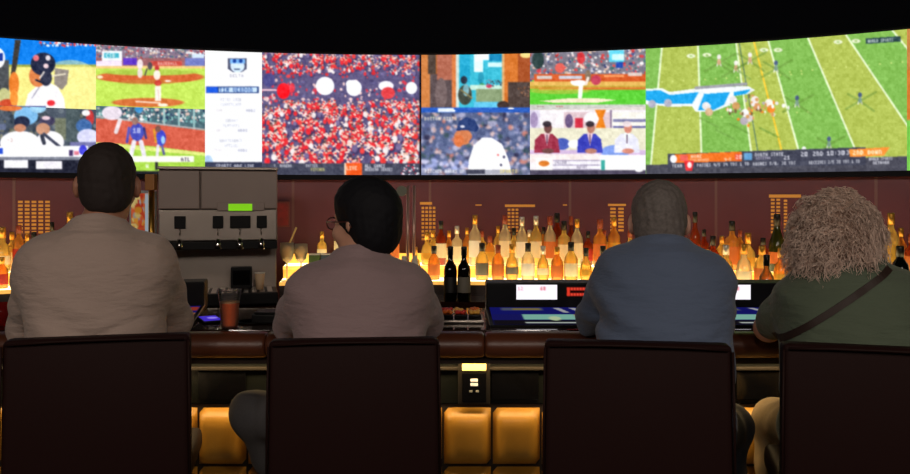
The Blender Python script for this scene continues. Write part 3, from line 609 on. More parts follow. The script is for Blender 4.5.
def bottle_meshes(kind):
    if kind in BM: return BM[kind]
    H, prof, lab, ztop = PROF[kind]
    def me(name, pr):
        bm = bmesh.new(); add_lathe(bm, pr, 4 if False else 14); bmesh.ops.recalc_face_normals(bm, faces=bm.faces[:])
        m = bpy.data.meshes.new(name); bm.to_mesh(m); bm.free(); m.polygons.foreach_set('use_smooth', [True] * len(m.polygons)); return m
    def rad(z):
        for (r0, z0), (r1, z1) in zip(prof, prof[1:]):
            if z0 <= z <= z1: return r0 + (r1 - r0) * (z - z0) / (z1 - z0)
        return prof[-1][0]
    g = me('glass_' + kind, prof)
    # label wraps the front half of the body
    vs, fs = [], []; n = 10
    for i in range(n + 1):
        t = math.pi * (1.06 + .88 * i / n)
        for z in (lab[0], (lab[0] + lab[1]) / 2, lab[1]):
            r = rad(z) + .0012; vs.append((r * math.cos(t), r * math.sin(t), z))
        if i:
            b = 3 * i; fs += [(b - 3, b, b + 1, b - 2), (b - 2, b + 1, b + 2, b - 1)]
    l = bpy.data.meshes.new('label_' + kind); l.from_pydata(vs, [], fs); l.update(); l.polygons.foreach_set('use_smooth', [True] * len(fs))
    rc = prof[-1][0] + .0025
    cp = me('cap_' + kind, [(rc, ztop - .022), (rc, ztop + (H - ztop) * .8), (rc * .9, H)])
    BM[kind] = (g, l, cp, H); return BM[kind]

COLW = {'clear': 'clear', 'amber': 'amber', 'gold': 'golden', 'red': 'red-brown', 'green': 'dark green', 'dark': 'near-black'}
KINDW = {'tall': 'straight spirit bottle', 'square': 'broad-shouldered liquor bottle', 'round': 'round-bellied bottle', 'wine': 'wine bottle', 'champagne': 'champagne bottle', 'slim': 'slim tall liqueur bottle', 'flask': 'squat flask bottle', 'decanter': 'squat decanter bottle'}
SEEN = {}
mesh_cache = {}
def with_mat(me, m):
    k = (me.name, m.name)
    if k not in mesh_cache:
        c = me.copy(); c.materials.clear(); c.materials.append(m); mesh_cache[k] = c
    return mesh_cache[k]
def bottle(kind, glass, lab, cap, x, y, z, where, scale=1.0, rz=0.0, label=None):
    g, l, cp, H = bottle_meshes(kind)
    text = label or f'{COLW[glass]} {KINDW[kind]} with {lab} label, {cap} cap, on {where}'
    grp = None if label else 'bottles on ' + where
    t = thing('bottle', text, 'bottle', (x, y, z), rz, grp)
    t.scale = (scale,) * 3
    link(bpy.data.objects.new('glass', with_mat(g, GLASS_M[glass])), t)
    link(bpy.data.objects.new('paper_label', with_mat(l, LABEL_M[lab])), t)
    link(bpy.data.objects.new('cap', with_mat(cp, CAP_M[cap])), t)
    return t
def on_step(px, tier, kind, glass, lab, cap, top=None):
    R, z, w = {'A': (R_A + .075, Z_A, 'the upper lit step'), 'A2': (R_A + .185, Z_A, 'upper step, back row'), 'B': (R_B + .12, Z_B, 'the lower lit step'), 'C': (R_C0 + .16, Z_C, 'the back counter')}[tier]
    th = arc_theta(px, R); x, y = arc(th, R); s = 1.0
    if top is not None:
        H = PROF[kind][0]; s = (EYE - (top - HY) * y / F_PX - z) / H; s = max(.75, min(1.1, s))
    bottle(kind, glass, lab, cap, x, y, z + .0006, w, s, -th + rng.uniform(-.25, .25))
ROWS = [
 # upper step
 (-15, 'A', 'tall', 'amber', 'orange', 'gold', 222), (2, 'A', 'round', 'gold', 'cream', 'gold', 226), (19, 'A', 'tall', 'amber', 'red', 'red', 225), (34, 'A', 'square', 'gold', 'gold', 'black', 232), (52, 'A', 'slim', 'red', 'cream', 'black', 222), (70, 'A', 'tall', 'gold', 'cream', 'gold', 208), (86, 'A', 'square', 'clear', 'white', 'silver', None), (103, 'A', 'tall', 'amber', 'cream', 'black', None),
 (427, 'A', 'round', 'gold', 'gold', 'gold', 232), (441, 'A', 'tall', 'red', 'cream', 'black', 221), (457, 'A', 'square', 'clear', 'cream', 'silver', 226), (475, 'A', 'tall', 'clear', 'white', 'gold', 215), (490, 'A', 'flask', 'amber', 'gold', 'red', 236), (505, 'A', 'tall', 'clear', 'cream', 'red', 215), (522, 'A', 'tall', 'clear', 'white', 'silver', 217), (536, 'A', 'tall', 'gold', 'cream', 'silver', 216), (550, 'A', 'tall', 'clear', 'orange', 'red', 216), (564, 'A', 'square', 'gold', 'cream', 'black', 221), (577, 'A', 'tall', 'clear', 'cream', 'gold', 219), (600, 'A', 'square', 'amber', 'orange', 'red', 219), (614, 'A', 'tall', 'amber', 'gold', 'gold', 217), (630, 'A', 'square', 'gold', 'cream', 'black', 230), (648, 'A', 'tall', 'clear', 'white', 'silver', None), (664, 'A', 'tall', 'amber', 'cream', 'red', None), (680, 'A', 'square', 'gold', 'gold', 'black', None),
 (695, 'A', 'slim', 'red', 'black', 'black', 212), (713, 'A', 'decanter', 'red', 'red', 'black', 236), (732, 'A', 'square', 'amber', 'orange', 'red', 221), (748, 'A', 'decanter', 'gold', 'gold', 'gold', 233), (777, 'A', 'champagne', 'green', 'orange', 'black', 214), (793, 'A', 'tall', 'amber', 'cream', 'gold', None), (812, 'A', 'square', 'clear', 'white', 'silver', None), (831, 'A', 'tall', 'gold', 'cream', 'black', None), (851, 'A', 'round', 'amber', 'gold', 'gold', None), (871, 'A', 'tall', 'clear', 'orange', 'red', None), (891, 'A', 'tall', 'gold', 'gold', 'gold', 213), (911, 'A', 'square', 'red', 'orange', 'red', 234), (930, 'A', 'tall', 'clear', 'white', 'silver', None), (322, 'A', 'square', 'gold', 'cream', 'gold', 235), (340, 'A', 'tall', 'clear', 'white', 'silver', None), (358, 'A', 'tall', 'amber', 'cream', 'black', None), (376, 'A', 'square', 'gold', 'gold', 'gold', None), (394, 'A', 'tall', 'amber', 'orange', 'red', 222),
 # back row of the upper step
 (12, 'A2', 'square', 'gold', 'cream', 'gold', 232), (467, 'A2', 'tall', 'amber', 'gold', 'gold', 228), (514, 'A2', 'square', 'gold', 'cream', 'gold', 228), (557, 'A2', 'tall', 'red', 'orange', 'black', 213), (571, 'A2', 'slim', 'red', 'orange', 'red', 216), (588, 'A2', 'square', 'red', 'red', 'black', 232), (704, 'A2', 'tall', 'red', 'gold', 'black', 232), (722, 'A2', 'flask', 'gold', 'gold', 'gold', 236), (740, 'A2', 'tall', 'amber', 'gold', 'red', 230), (763, 'A2', 'flask', 'red', 'black', 'black', 238), (433, 'A2', 'square', 'gold', 'gold', 'gold', 232), (449, 'A2', 'square', 'amber', 'cream', 'gold', 232), (482, 'A2', 'square', 'gold', 'cream', 'gold', 234), (498, 'A2', 'tall', 'gold', 'cream', 'gold', 226), (529.5, 'A2', 'square', 'gold', 'cream', 'black', 230), (543.5, 'A2', 'tall', 'amber', 'gold', 'gold', 227), (604, 'A2', 'square', 'gold', 'gold', 'red', 230), (27, 'A2', 'square', 'gold', 'white', 'gold', 234), (786, 'A2', 'square', 'gold', 'cream', 'gold', 232), (878, 'A2', 'square', 'gold', 'cream', 'red', 230), (901, 'A2', 'tall', 'amber', 'cream', 'gold', 228),
 # lower step
 (2, 'B', 'flask', 'amber', 'red', 'gold', 258), (20, 'B', 'round', 'gold', 'cream', 'gold', 252), (40, 'B', 'flask', 'clear', 'cream', 'gold', 256), (415, 'B', 'round', 'gold', 'gold', 'gold', 247), (434, 'B', 'flask', 'amber', 'orange', 'black', 246), (482, 'B', 'flask', 'gold', 'grey', 'black', 243), (498, 'B', 'flask', 'amber', 'orange', 'red', 245), (512, 'B', 'round', 'gold', 'grey', 'gold', 244), (528, 'B', 'flask', 'clear', 'white', 'black', 243), (543, 'B', 'round', 'gold', 'cream', 'silver', 246), (557, 'B', 'flask', 'amber', 'orange', 'gold', 247), (571, 'B', 'flask', 'gold', 'cream', 'black', 242), (586, 'B', 'round', 'gold', 'gold', 'gold', 248), (603, 'B', 'flask', 'amber', 'cream', 'black', 246), (620, 'B', 'round', 'gold', 'gold', 'gold', 248),
 (708, 'B', 'flask', 'gold', 'cream', 'gold', 250), (726, 'B', 'round', 'gold', 'gold', 'gold', 245), (744, 'B', 'round', 'clear', 'cream', 'gold', 244), (762, 'B', 'flask', 'gold', 'orange', 'gold', 246), (781, 'B', 'round', 'amber', 'gold', 'gold', 248), (800, 'B', 'flask', 'gold', 'cream', 'black', 247), (900, 'B', 'flask', 'dark', 'black', 'black', 246),
]
USED = set()
for px, tier, kind, glass, lab, cap, *top in ROWS:   # no two bottles of one row carry the same dress
    opts = [(l_, c_) for l_ in [lab] + [q for q in ('cream', 'white', 'gold', 'grey', 'orange', 'red', 'black') if q != lab] for c_ in [cap] + [q for q in CAP_M if q != cap]]
    lab, cap = next(o_ for o_ in opts if (tier, kind, glass) + o_ not in USED)
    USED.add((tier, kind, glass, lab, cap)); on_step(px, tier, kind, glass, lab, cap, *top)

# two dark wine bottles on the front of the back counter, one orange cordial bottle by the console
for px, lb in ((450.3, 'near-black wine bottle touching its twin on the back counter'), (464.3, 'near-black wine bottle with a paper label touching its twin')):
    Y = 3.98; p = PX(px, 300, Y)
    b = bottle('wine', 'dark', 'black' if px < 455 else 'grey', 'black', p.x, Y + .11, Z_C + .0006, '', .94, -.1, lb)
    b['group'] = 'pair of dark wine bottles'
p = PX(764, 300, 3.35)

# low drinks rail (speed rail) is hidden by the bar; the small cordial bottle stands on the bar top
# ------------------------------------------------------------------ drink dispenser
DROT = .27
DY, DX = 4.0, (219.0 - CX) * 4.0 / F_PX
dm = thing('drink_dispenser', 'large taupe steel drink dispenser with a green display and three nozzles', 'dispenser', (DX, DY, Z_C + .0008), DROT)
def zz(py): return EYE - (py - HY) * DY / F_PX - Z_C
def xx(px): return (px - CX) * DY / F_PX - DX
W2 = .303
box('cabinet', (-W2, .03, zz(247)), (W2, .36, zz(168)), M_taupe, dm, .008)
box('top_cover', (-W2 - .004, .0, zz(170)), (W2 + .004, .364, zz(167)), M_steel, dm, .004)
box('door', (-W2, .0, zz(209)), (xx(200.6), .029, zz(171)), M_taupe, dm, .006)
box('door', (xx(202), .0, zz(209)), (W2, .029, zz(171)), M_taupe, dm, .006)
box('front_panel', (-W2, .006, zz(241)), (W2, .029, zz(210)), M_steel, dm, .006)
bz = box('display_bezel', (xx(217), -.008, zz(211)), (xx(263), -.0005, zz(202.5)), M_taupe, dm, .003)
box('display', (xx(228), -.011, zz(211)), (xx(251), -.0085, zz(204)), mat('green_lcd', (80, 170, 10), .3, emis=(134, 214, 12), estr=.75), bz)
for x0, x1 in ((177, 187.5), (213, 223), (229.5, 249.5), (255.5, 265.5)):
    box('button_pad', (xx(x0), -.006, zz(228.5)), (xx(x1), .0055, zz(216)), M_black, dm, .003)
for px in (182, 218, 239, 260):
    tube('spout_rod', [(xx(px), .0, zz(235)), (xx(px), .0, zz(228.7))], .004, M_steel, dm, 6)
    lathe('nozzle', [(.012, 0), (.02, .006), (.019, .03), (.01, .06)], M_chrome, dm, 12, (xx(px), -.012, zz(250)))
box('nozzle_shroud', (-W2, -.02, zz(249.5)), (W2, .029, zz(241.5)), M_black, dm, .004)
box('splash_back', (-W2, .16, 0), (W2, .2, zz(247.5)), M_steel, dm, .004)
box('drip_tray', (-W2, -.115, 0), (W2, .159, zz(291.5)), M_black, dm, .006)
bm = bmesh.new()
for i in range(14): add_box(bm, (-W2 + .02 + i * .041, -.1, zz(291.5) + .0005), (-W2 + .045 + i * .041, .14, zz(291.5) + .004))
g = bm_obj('tray_grille', bm, M_steel, dm); g['kind'] = 'stuff'
tz = Z_C + zz(291.5) + .0055
def dpos(x_, y_): return (DX + x_ * math.cos(DROT) - y_ * math.sin(DROT), DY + x_ * math.sin(DROT) + y_ * math.cos(DROT), tz)
# things standing on the drip tray
cb = thing('card_reader', 'small black box standing on the dispenser tray', 'box', dpos(xx(240.5), .07), DROT)
box('case', (-.056, -.02, 0), (.056, .035, .118), M_black, cb, .006); box('window', (-.045, -.0225, .02), (.045, -.0205, .1), M_blackgloss, cb, .001)
pc = thing('paper_cup', 'plain beige paper cup on the dispenser tray', 'cup', dpos(xx(258.5), .0))
lathe('cup_wall', [(.019, 0), (.027, .086), (.0258, .086), (.0178, .003)], mat('kraft_paper', (200, 170, 136), .7), pc, 18); lathe('rim', [(.0262, .0865), (.0285, .0875), (.0285, .0905), (.0262, .0915)], M_white, pc, 18)

# payment terminal with a glowing tilted screen, left of the dispenser
px_, Y = 138, 4.02
p = PX(px_, 0, Y)
rg = thing('order_terminal', 'pale framed order terminal with an orange picture on its screen', 'terminal', (p.x, Y + .06, Z_C + .0008), .1)
box('base', (-.08, -.06, 0), (.08, .08, .02), M_black, rg, .006); tube('stand', [(0, .03, .02), (0, .035, .3)], .018, M_steel, rg, 10)
box('frame', (-.066, -.02, .28), (.075, .02, .60), mat('pale_frame', (170, 176, 180), .35), rg, .012)
c = Canvas(0, 100, 0, 200, (210, 120, 60)); c.crowd(0, 0, 100, 200, [(226, 150, 50), (200, 60, 40), (230, 200, 120), (180, 170, 170), (220, 90, 50)], 120, 8, 22); c.rect(62, 0, 100, 200, (190, 204, 214)); c.blur(2)
def painted(name, cv, w, h, org, ux, uy, parent, strength, nu=40, nv=30):
    u, v = np.meshgrid(np.linspace(0, 1, nu), np.linspace(0, 1, nv)); V = np.array(org) + u[..., None] * np.array(ux) + v[..., None] * np.array(uy)
    return np_mesh(name, V.reshape(-1, 3), grid_quads(nu, nv), screen_mat('picture_%g' % strength, strength), parent, False, cv.sample(u * w, v * h).reshape(-1, 4))
painted('screen', c, 100, 200, (-.054, -.0205, .586), (.116, 0, 0), (0, 0, -.29), rg, .5)
# brass post and a small wall box
p = PX(151.5, 0, 3.95)
po = thing('brass_post', 'slim brass post with a square head beside the dispenser', 'post', (p.x, 3.95, Z_C + .0008))
tube('shaft', [(0, 0, 0), (0, 0, .60)], .016, M_brass, po, 12); box('head', (-.026, -.024, .601), (.024, .024, .685), mat('wood_block', (176, 116, 56), .5, vary=(8, .3)), po, .005); lathe('foot', [(.024, 0), (.024, .012), (.0165, .02)], M_brass, po, 14)

# tap tower between man in glasses and wine bottles
p = PX(410, 0, 4.25)
tt = thing('tap_tower', 'tall chrome twin-rod tap tower with a round medallion', 'tap tower', (p.x, 4.25, Z_C + .0008))
lathe('foot', [(.06, 0), (.06, .012), (.03, .03)], M_chrome, tt, 18)
for dx in (-.013, .022): tube('rod', [(dx, 0, .03), (dx, 0, .63)], .009, mat('pale_rod', (196, 160, 146), .3, .6), tt, 8)
bm = bmesh.new(); add_tube(bm, [(-.047, -.012, .60), (-.047, .004, .60)], .03, 20); bm_obj('medallion', bm, mat('medallion_green', (110, 112, 92), .4), tt)
tube('arm', [(-.047, .0, .60), (-.013, 0, .58)], .006, M_chrome, tt)
for dx in (-.03, .03): tube('tap_handle', [(dx, -.05, .03), (dx, -.055, .16), (dx, -.045, .235)], [.018, .024, .012], mat('ivory_handle', (226, 214, 196), .35), tt, 10)
# stemmed glasses and straws, pack of cards on the left of the steps
def stem_glass(px, Y, label, s=1.0):
    th = arc_theta(px, Y); t = thing('stem_glass', label, 'glass', (*arc(th, Y), Z_B + .0008), 0, None); t.scale = (s,) * 3
    lathe('foot', [(.034, 0), (.034, .004), (.006, .01)], GLASS_M['clear'], t); lathe('stem', [(.0045, .0102), (.0045, .1)], GLASS_M['clear'], t, 8)
    lathe('bowl', [(.006, .1004), (.03, .125), (.04, .165), (.038, .215), (.0365, .215), (.0385, .165), (.028, .127)], GLASS_M['clear'], t, 18); return t
g1 = stem_glass(287, R_B + .06, 'stemmed glass with a pale straw leaning out, beside the dispenser', 1.05)
tube('straw', [(-.02, 0, .13), (.052, 0, .30)], .005, mat('pale_straw', (236, 210, 130), .4), g1)
stem_glass(301, R_B + .12, 'plain stemmed glass between the straw glass and the card boxes', 1.0)
for px, colr, nm in ((315, (96, 122, 56), 'green'), (327, (90, 106, 122), 'blue-grey')):
    p = PX(px, 0, 4.24); k = thing('napkin_box', f'small {nm} box of napkins on a lit step', 'box', (*arc(arc_theta(px, R_B + .1), R_B + .1), Z_B + .0008))
    box('carton', (-.032, -.03, 0), (.032, .03, .15), mat('carton_' + nm, colr, .6, vary=(20, .5)), k, .003); box('lid', (-.033, -.031, .1505), (.033, .031, .158), M_white, k, .002)

# ------------------------------------------------------------------ the bar
BX0, BX1, BF, BR, BZ = -4.3, 4.3, 2.55, 3.2, 1.08
bar = thing('bar_counter', 'long dark bar with leather arm rest and tufted gold front', 'bar counter', (0, (BF + BR) / 2, 0))
BC = Vector(bar.location)
def bbox(name, lo, hi, m, parent=None, bevel=0, seg=2, smooth=False):
    return box(name, Vector(lo) - BC, Vector(hi) - BC, m, parent or bar, bevel, seg, smooth)
bbox('bar_top', (BX0, BF + .11, BZ - .04), (BX1, BR, BZ - .0005), M_bartop, None, .004)
bbox('base', (BX0, 2.88, 0), (BX1, BR - .05, BZ - .041), M_wood)
# padded leather arm rest in lengths
seam_px = [-330, -200, -70, 60, 264, 485, 706, 930, 1150, 1300]
xs = [(p_ - CX) * BF / F_PX for p_ in seam_px]
xs[0] = BX0; xs[-1] = BX1
for a, b in zip(xs, xs[1:]):
    if b - a < .1: continue
    bm = bmesh.new(); n = 12; prof = [(BF + .055 + .058 * math.cos(t), BZ - .042 + .046 * math.sin(t)) for t in [2 * math.pi * i / n for i in range(n)]]
    rings = []
    for xx_, sc_ in ((a + .001, .86), (a + .008, .97), (a + .03, 1), (b - .03, 1), (b - .008, .97), (b - .001, .86)):
        cy, cz = BF + .055, BZ - .042
        rings.append([bm.verts.new((xx_ - BC.x, cy + (y_ - cy) * sc_ - BC.y, cz + (z_ - cz) * sc_ - BC.z)) for y_, z_ in prof])
    for r0, r1 in zip(rings, rings[1:]):
        for i in range(n): bm.faces.new((r0[i], r0[(i + 1) % n], r1[(i + 1) % n], r1[i]))
    bm.faces.new(rings[0]); bm.faces.new(list(reversed(rings[-1])))
    bm_obj('arm_rest', bm, M_rest, bar, True)
bbox('arm_rest_board', (BX0, BF + .06, BZ - .11), (BX1, BF + .33, BZ - .09), M_wood)
# dark glass fascia under the top with one service panel a seat
bbox('fascia', (BX0, 2.84, .77), (BX1, 2.8795, BZ - .045), M_fascia)
bbox('fascia_rail', (BX0, 2.815, .90), (BX1, 2.8395, .912), M_railm, None, .003)
def service_panel(px):
    x0 = (px - CX) * 2.82 / F_PX
    f = bbox('service_panel', (x0 - .06, 2.806, .775), (x0 + .06, 2.8145, .962), mat('panel_dark', (34, 30, 26), .35), None, .003)
    bbox('panel_face', (x0 - .045, 2.80, .785), (x0 + .045, 2.8055, .893), M_blackgloss, f, .002)
    bbox('lit_slot', (x0 - .045, 2.799, .902), (x0 + .045, 2.8055, .932), mat('lit_slot', (250, 220, 140), .4, emis=(255, 214, 120), estr=.75), f, .003)
    for k, z_ in enumerate((.868, .852)): bbox('key', (x0 - .014, 2.7975, z_ - .006), (x0 + .014, 2.7998, z_ + .005), mat('key_white', (230, 226, 214), .5, emis=(230, 220, 200), estr=.35), f, .002)
    for dx in (-.012, .012): bbox('key', (x0 + dx - .006, 2.7975, .822), (x0 + dx + .006, 2.7998, .83), mat('key_grey', (150, 146, 138), .5), f, .002)
for px in (160, 474, 838, 1160, -160): service_panel(px)
for px in (222, 515, 760): # small dark glass windows of the machines let into the fascia
    x0 = (px - CX) * 2.83 / F_PX; bbox('fascia_window', (x0 - .09, 2.83, .785), (x0 + .09, 2.8395, .893), M_blackgloss, None, .003)
# tufted gold pads: two rows
PW, PY0, PY1 = .1855, 2.78, 2.85
M_pad = M_gold
me_pad = None
def pad_mesh(h):
    nx_, nz_ = 10, 10; V = []
    for j in range(nz_ + 1):
        for i in range(nx_ + 1):
            u, v = i / nx_ * 2 - 1, j / nz_ * 2 - 1
            d = (max(0, 1 - abs(u) ** 5) ** .55) * (max(0, 1 - abs(v) ** 5) ** .55)
            V.append((u * (PW / 2 - .002), -.06 * d, v * (h / 2 - .002)))
    F = [(a, a + 1, a + nx_ + 2, a + nx_ + 1) for j in range(nz_) for a in [j * (nx_ + 1) + i for i in range(nx_)]]
    m = bpy.data.meshes.new('pad'); m.from_pydata(V, [], F); m.update(); m.materials.append(M_pad); m.polygons.foreach_set('use_smooth', [True] * len(F)); return m
pads = {}
x_first = (492.7 - CX) * 2.78 / F_PX
n_l = int((x_first - BX0) / PW); n_r = int((BX1 - x_first) / PW)
for z0, z1 in ((.535, .757), (.315, .533), (.10, .313)):
    mp_ = pad_mesh(z1 - z0)
    for k in range(-n_l, n_r):
        o = link(bpy.data.objects.new('gold_pad', mp_), bar); o.location = Vector((x_first + (k + .5) * PW, 2.849, (z0 + z1) / 2)) - BC
bbox('pad_backing', (BX0, 2.845, .09), (BX1, 2.8795, .765), mat('pad_backing', (30, 18, 10), .7))
# LED strip under the arm rest
st = bbox('led_strip', (BX0, BF + .2, BZ - .1165), (BX1, BF + .225, BZ - .1105), mat('led_strip', (255, 220, 160), .5, emis=(255, 190, 96), estr=4.0))
la = bpy.data.lights.new('strip_light', 'AREA'); la.shape = 'RECTANGLE'; la.size = BX1 - BX0; la.size_y = .03; la.energy = STRIP_W * (BX1 - BX0); la.color = (1.0, .72, .36)
lo = link(bpy.data.objects.new('strip_light', la), bar); lo.location = Vector((0, BF + .21, BZ - .118)) - BC

# ------------------------------------------------------------------ bar-top gaming consoles
def console(px0, label, counter=True, rot=0.0):
    Yb = 3.12; w = .48; x0 = (px0 - CX) * 3.0 / F_PX
    t = thing('game_console', label, 'console', (x0 + w / 2, 2.95, BZ + .0006), rot)
    y0, y1, yb = -.235, .105, .235                     # screen front, screen back, case back
    bm = bmesh.new(); h0, h1 = .006, .022
    vs = [(-w / 2, y0, 0), (w / 2, y0, 0), (w / 2, y1, 0), (-w / 2, y1, 0), (-w / 2, y0, h0), (w / 2, y0, h0), (w / 2, y1, h1), (-w / 2, y1, h1)]
    V = [bm.verts.new(v) for v in vs]
    for f in ((0, 3, 2, 1), (4, 5, 6, 7), (0, 1, 5, 4), (1, 2, 6, 5), (2, 3, 7, 6), (3, 0, 4, 7)): bm.faces.new([V[i] for i in f])
    bm_obj('screen_tray', bm, M_black, t)
    box('case', (-w / 2, y1 + .001, 0), (w / 2, yb, .122), M_black, t, .006)
    tube('metal_edge', [(-w / 2 - .003, y0, .008), (-w / 2 - .003, y1, .024), (-w / 2 - .003, y1 - .002, .118)], .0028, M_steel, t, 6)
    tube('metal_edge', [(w / 2 + .003, y0, .008), (w / 2 + .003, y1, .024), (w / 2 + .003, y1 - .002, .118)], .0028, M_steel, t, 6)
    c = Canvas(0, 100, 0, 60, (26, 28, 120))
    c.rect(10, 2, 46, 12, (90, 96, 120)); c.rect(20, 4, 44, 10, (150, 130, 60)); c.rect(0, 26, 100, 60, (30, 30, 110)); c.rect(26, 26, 70, 44, (150, 214, 196)); c.rect(70, 26, 100, 46, (200, 130, 50))
    for k in range(6): c.rect(72 + k * 5, 30, 75 + k * 5, 42, (120, 60, 20))
    for k in range(3): c.poly([(56 + k * 14, 3), (62 + k * 14, 3), (68 + k * 14, 20), (63 + k * 14, 20)], (196, 196, 200))
    c.rect(92, 4, 100, 18, (170, 60, 40)); c.rect(0, 46, 100, 60, (26, 22, 30)); c.ell(52, 40, 5, 7, (214, 240, 190)); c.rect(26, 52, 76, 56, (200, 210, 206)); c.blur(1)
    sl = (h1 - h0) / (y1 - y0)
    painted('touch_screen', c, 100, 60, (-w / 2 + .012, y1 - .006, h1 + .0012), (w - .024, 0, 0), (0, y0 - y1 + .012, -(h1 - h0) + .0004), t, .55, 60, 36)
    c = Canvas(0, 40, 0, 15, (246, 240, 250)); c.text(1.4, 2, '12', 3.6, (220, 150, 160)); c.text(23.5, 2, '68', 3.6, (210, 90, 100)); c.blur(1)
    painted('white_display', c, 40, 15, (-w / 2 + .122, y1 - .0005, .114), (.166, 0, 0), (0, 0, -.06), t, 1.15, 44, 18)
    c = Canvas(0, 40, 0, 14, (30, 6, 6)); c.rect(1, 1, 39, 5, (240, 70, 50)); c.rect(1, 9, 39, 13, (240, 70, 50)); c.rect(1, 1, 5, 13, (236, 60, 40)); 
    for k in range(9): c.rect(5 + k * 4, 0, 6 + k * 4, 14, (90, 10, 10), .7)
    c.blur(1)
    if counter: painted('led_counter', c, 40, 14, (-w / 2 + .325, y1 - .0005, .106), (.12, 0, 0), (0, 0, -.04), t, .9, 44, 16)
    return t
console(487, 'black game console with a blue touch screen, right of the dark wine bottles')
console(684, 'black game console between the man in blue and the curly-haired woman', False)
console(82, 'black game console in front of the close-cropped man, beside the beer', False, .2)
# cordial bottle on the bar behind the second console
p = PX(764, 0, 3.3)
bottle('tall', 'amber', 'orange', 'black', 1.475, 3.55, 1.0006, '', .92, 0, 'amber bottle with orange label standing behind the game console')
ur = thing('under_bar_shelf', 'low steel work shelf behind the bar by the consoles', 'shelf', (1.40, 3.55, 0))
box('shelf_top', (-.35, -.12, .97), (.35, .12, 1.0), M_steel, ur, .004); box('legs_panel', (-.34, -.11, 0), (.34, .11, .9695), M_steel, ur)

# plastic cup of red-amber beer
Y = 2.70; p = PX(229.5, 0, Y)
beer = thing('beer_cup', 'clear plastic cup of amber beer on the bar', 'cup', (p.x, Y, BZ + .0008))
lathe('cup_wall', [(.028, 0), (.031, .012), (.0345, .085), (.0425, .134), (.0433, .1345), (.0433, .1365), (.0415, .1365), (.0418, .133)], glass_mat('clear_plastic', (255, 252, 248), .1), beer, 24)
lathe('beer', [(.0275, .001), (.0306, .0122), (.0341, .0852), (.0348, .090)], mat('amber_ale', (206, 92, 26), .25, spec=.3), beer, 24)
lathe('foam', [(.0349, .0903), (.0354, .094), (.033, .0945)], mat('foam', (214, 170, 120), .8), beer, 24)
# phone, coaster, napkin caddy, tumbler, tray standing in for bottle reflections
ph = thing('phone', 'phone lying on the bar beside the beer with a violet lit screen', 'phone', (PX(210, 0, 2.86).x, 2.86, BZ + .0008), .5)
box('body', (-.036, -.07, 0), (.036, .07, .008), M_black, ph, .003)
c = Canvas(0, 40, 0, 80, (70, 50, 200)); c.ell(26, 36, 12, 16, (150, 130, 250)); c.blur(1); painted('screen', c, 40, 80, (-.032, .064, .0086), (.064, 0, 0), (0, -.128, 0), ph, .8, 16, 24)
cs = thing('coaster', 'round dark coaster on the bar right of the beer', 'coaster', (PX(252, 0, 2.82).x, 2.82, BZ + .0008)); lathe('disc', [(.048, 0), (.05, .002), (.05, .005), (.048, .006)], mat('cork_dark', (96, 70, 48), .8, vary=(60, .5)), cs, 24); lathe('rim', [(.051, .001), (.053, .003), (.051, .006)], M_black, cs, 24)
nc = thing('napkin_caddy', 'black napkin caddy on the bar by the man in glasses', 'caddy', (PX(268, 0, 2.83).x, 2.83, BZ + .0008)); box('tray', (-.05, -.05, 0), (.05, .05, .035), M_black, nc, .006); box('napkins', (-.042, -.042, .0355), (.042, .042, .042), M_black, nc, .002)
tb = thing('tumbler', 'short red glass tumbler on the bar left of the console', 'tumbler', (PX(2, 0, 2.76).x, 2.76, BZ + .0008)); lathe('glass', [(.03, 0), (.036, .08), (.0345, .08), (.0285, .004)], glass_mat('ruby_glass', (190, 40, 40), .6), tb, 18); lathe('drink', [(.0275, .005), (.033, .06)], GLASS_M['red'], tb, 18)
ct = thing('reflection_tray', 'made-up tray with orange and red bits for bottle reflections on the bar', 'tray', (PX(461, 0, 2.86).x, 2.86, BZ + .0008))  # added tray, its orange and red bits imitate bottle reflections on the bar top
box('tray', (-.085, -.075, 0), (.085, .075, .012), M_steel, ct, .004)
for i in range(3):
    for j in range(2):
        b = box('compartment', (-.078 + i * .053, -.066 + j * .068, .0125), (-.03 + i * .053, -.004 + j * .068, .032), M_blackgloss, ct, .003)
        bm = bmesh.new()
        for k in range(7): add_lathe(bm, [(.004, 0), (.0085, .004), (.008, .009), (.003, .012)], 8, (-.07 + i * .053 + rng.uniform(0, .032), -.058 + j * .068 + rng.uniform(0, .044), .0322))
        o = bm_obj('reflection_bit', bm, mat('reflection_bit_%d' % ((i + j) % 3), [(226, 110, 30), (200, 44, 30), (232, 170, 70)][(i + j) % 3], .4), b, True); o['kind'] = 'stuff'

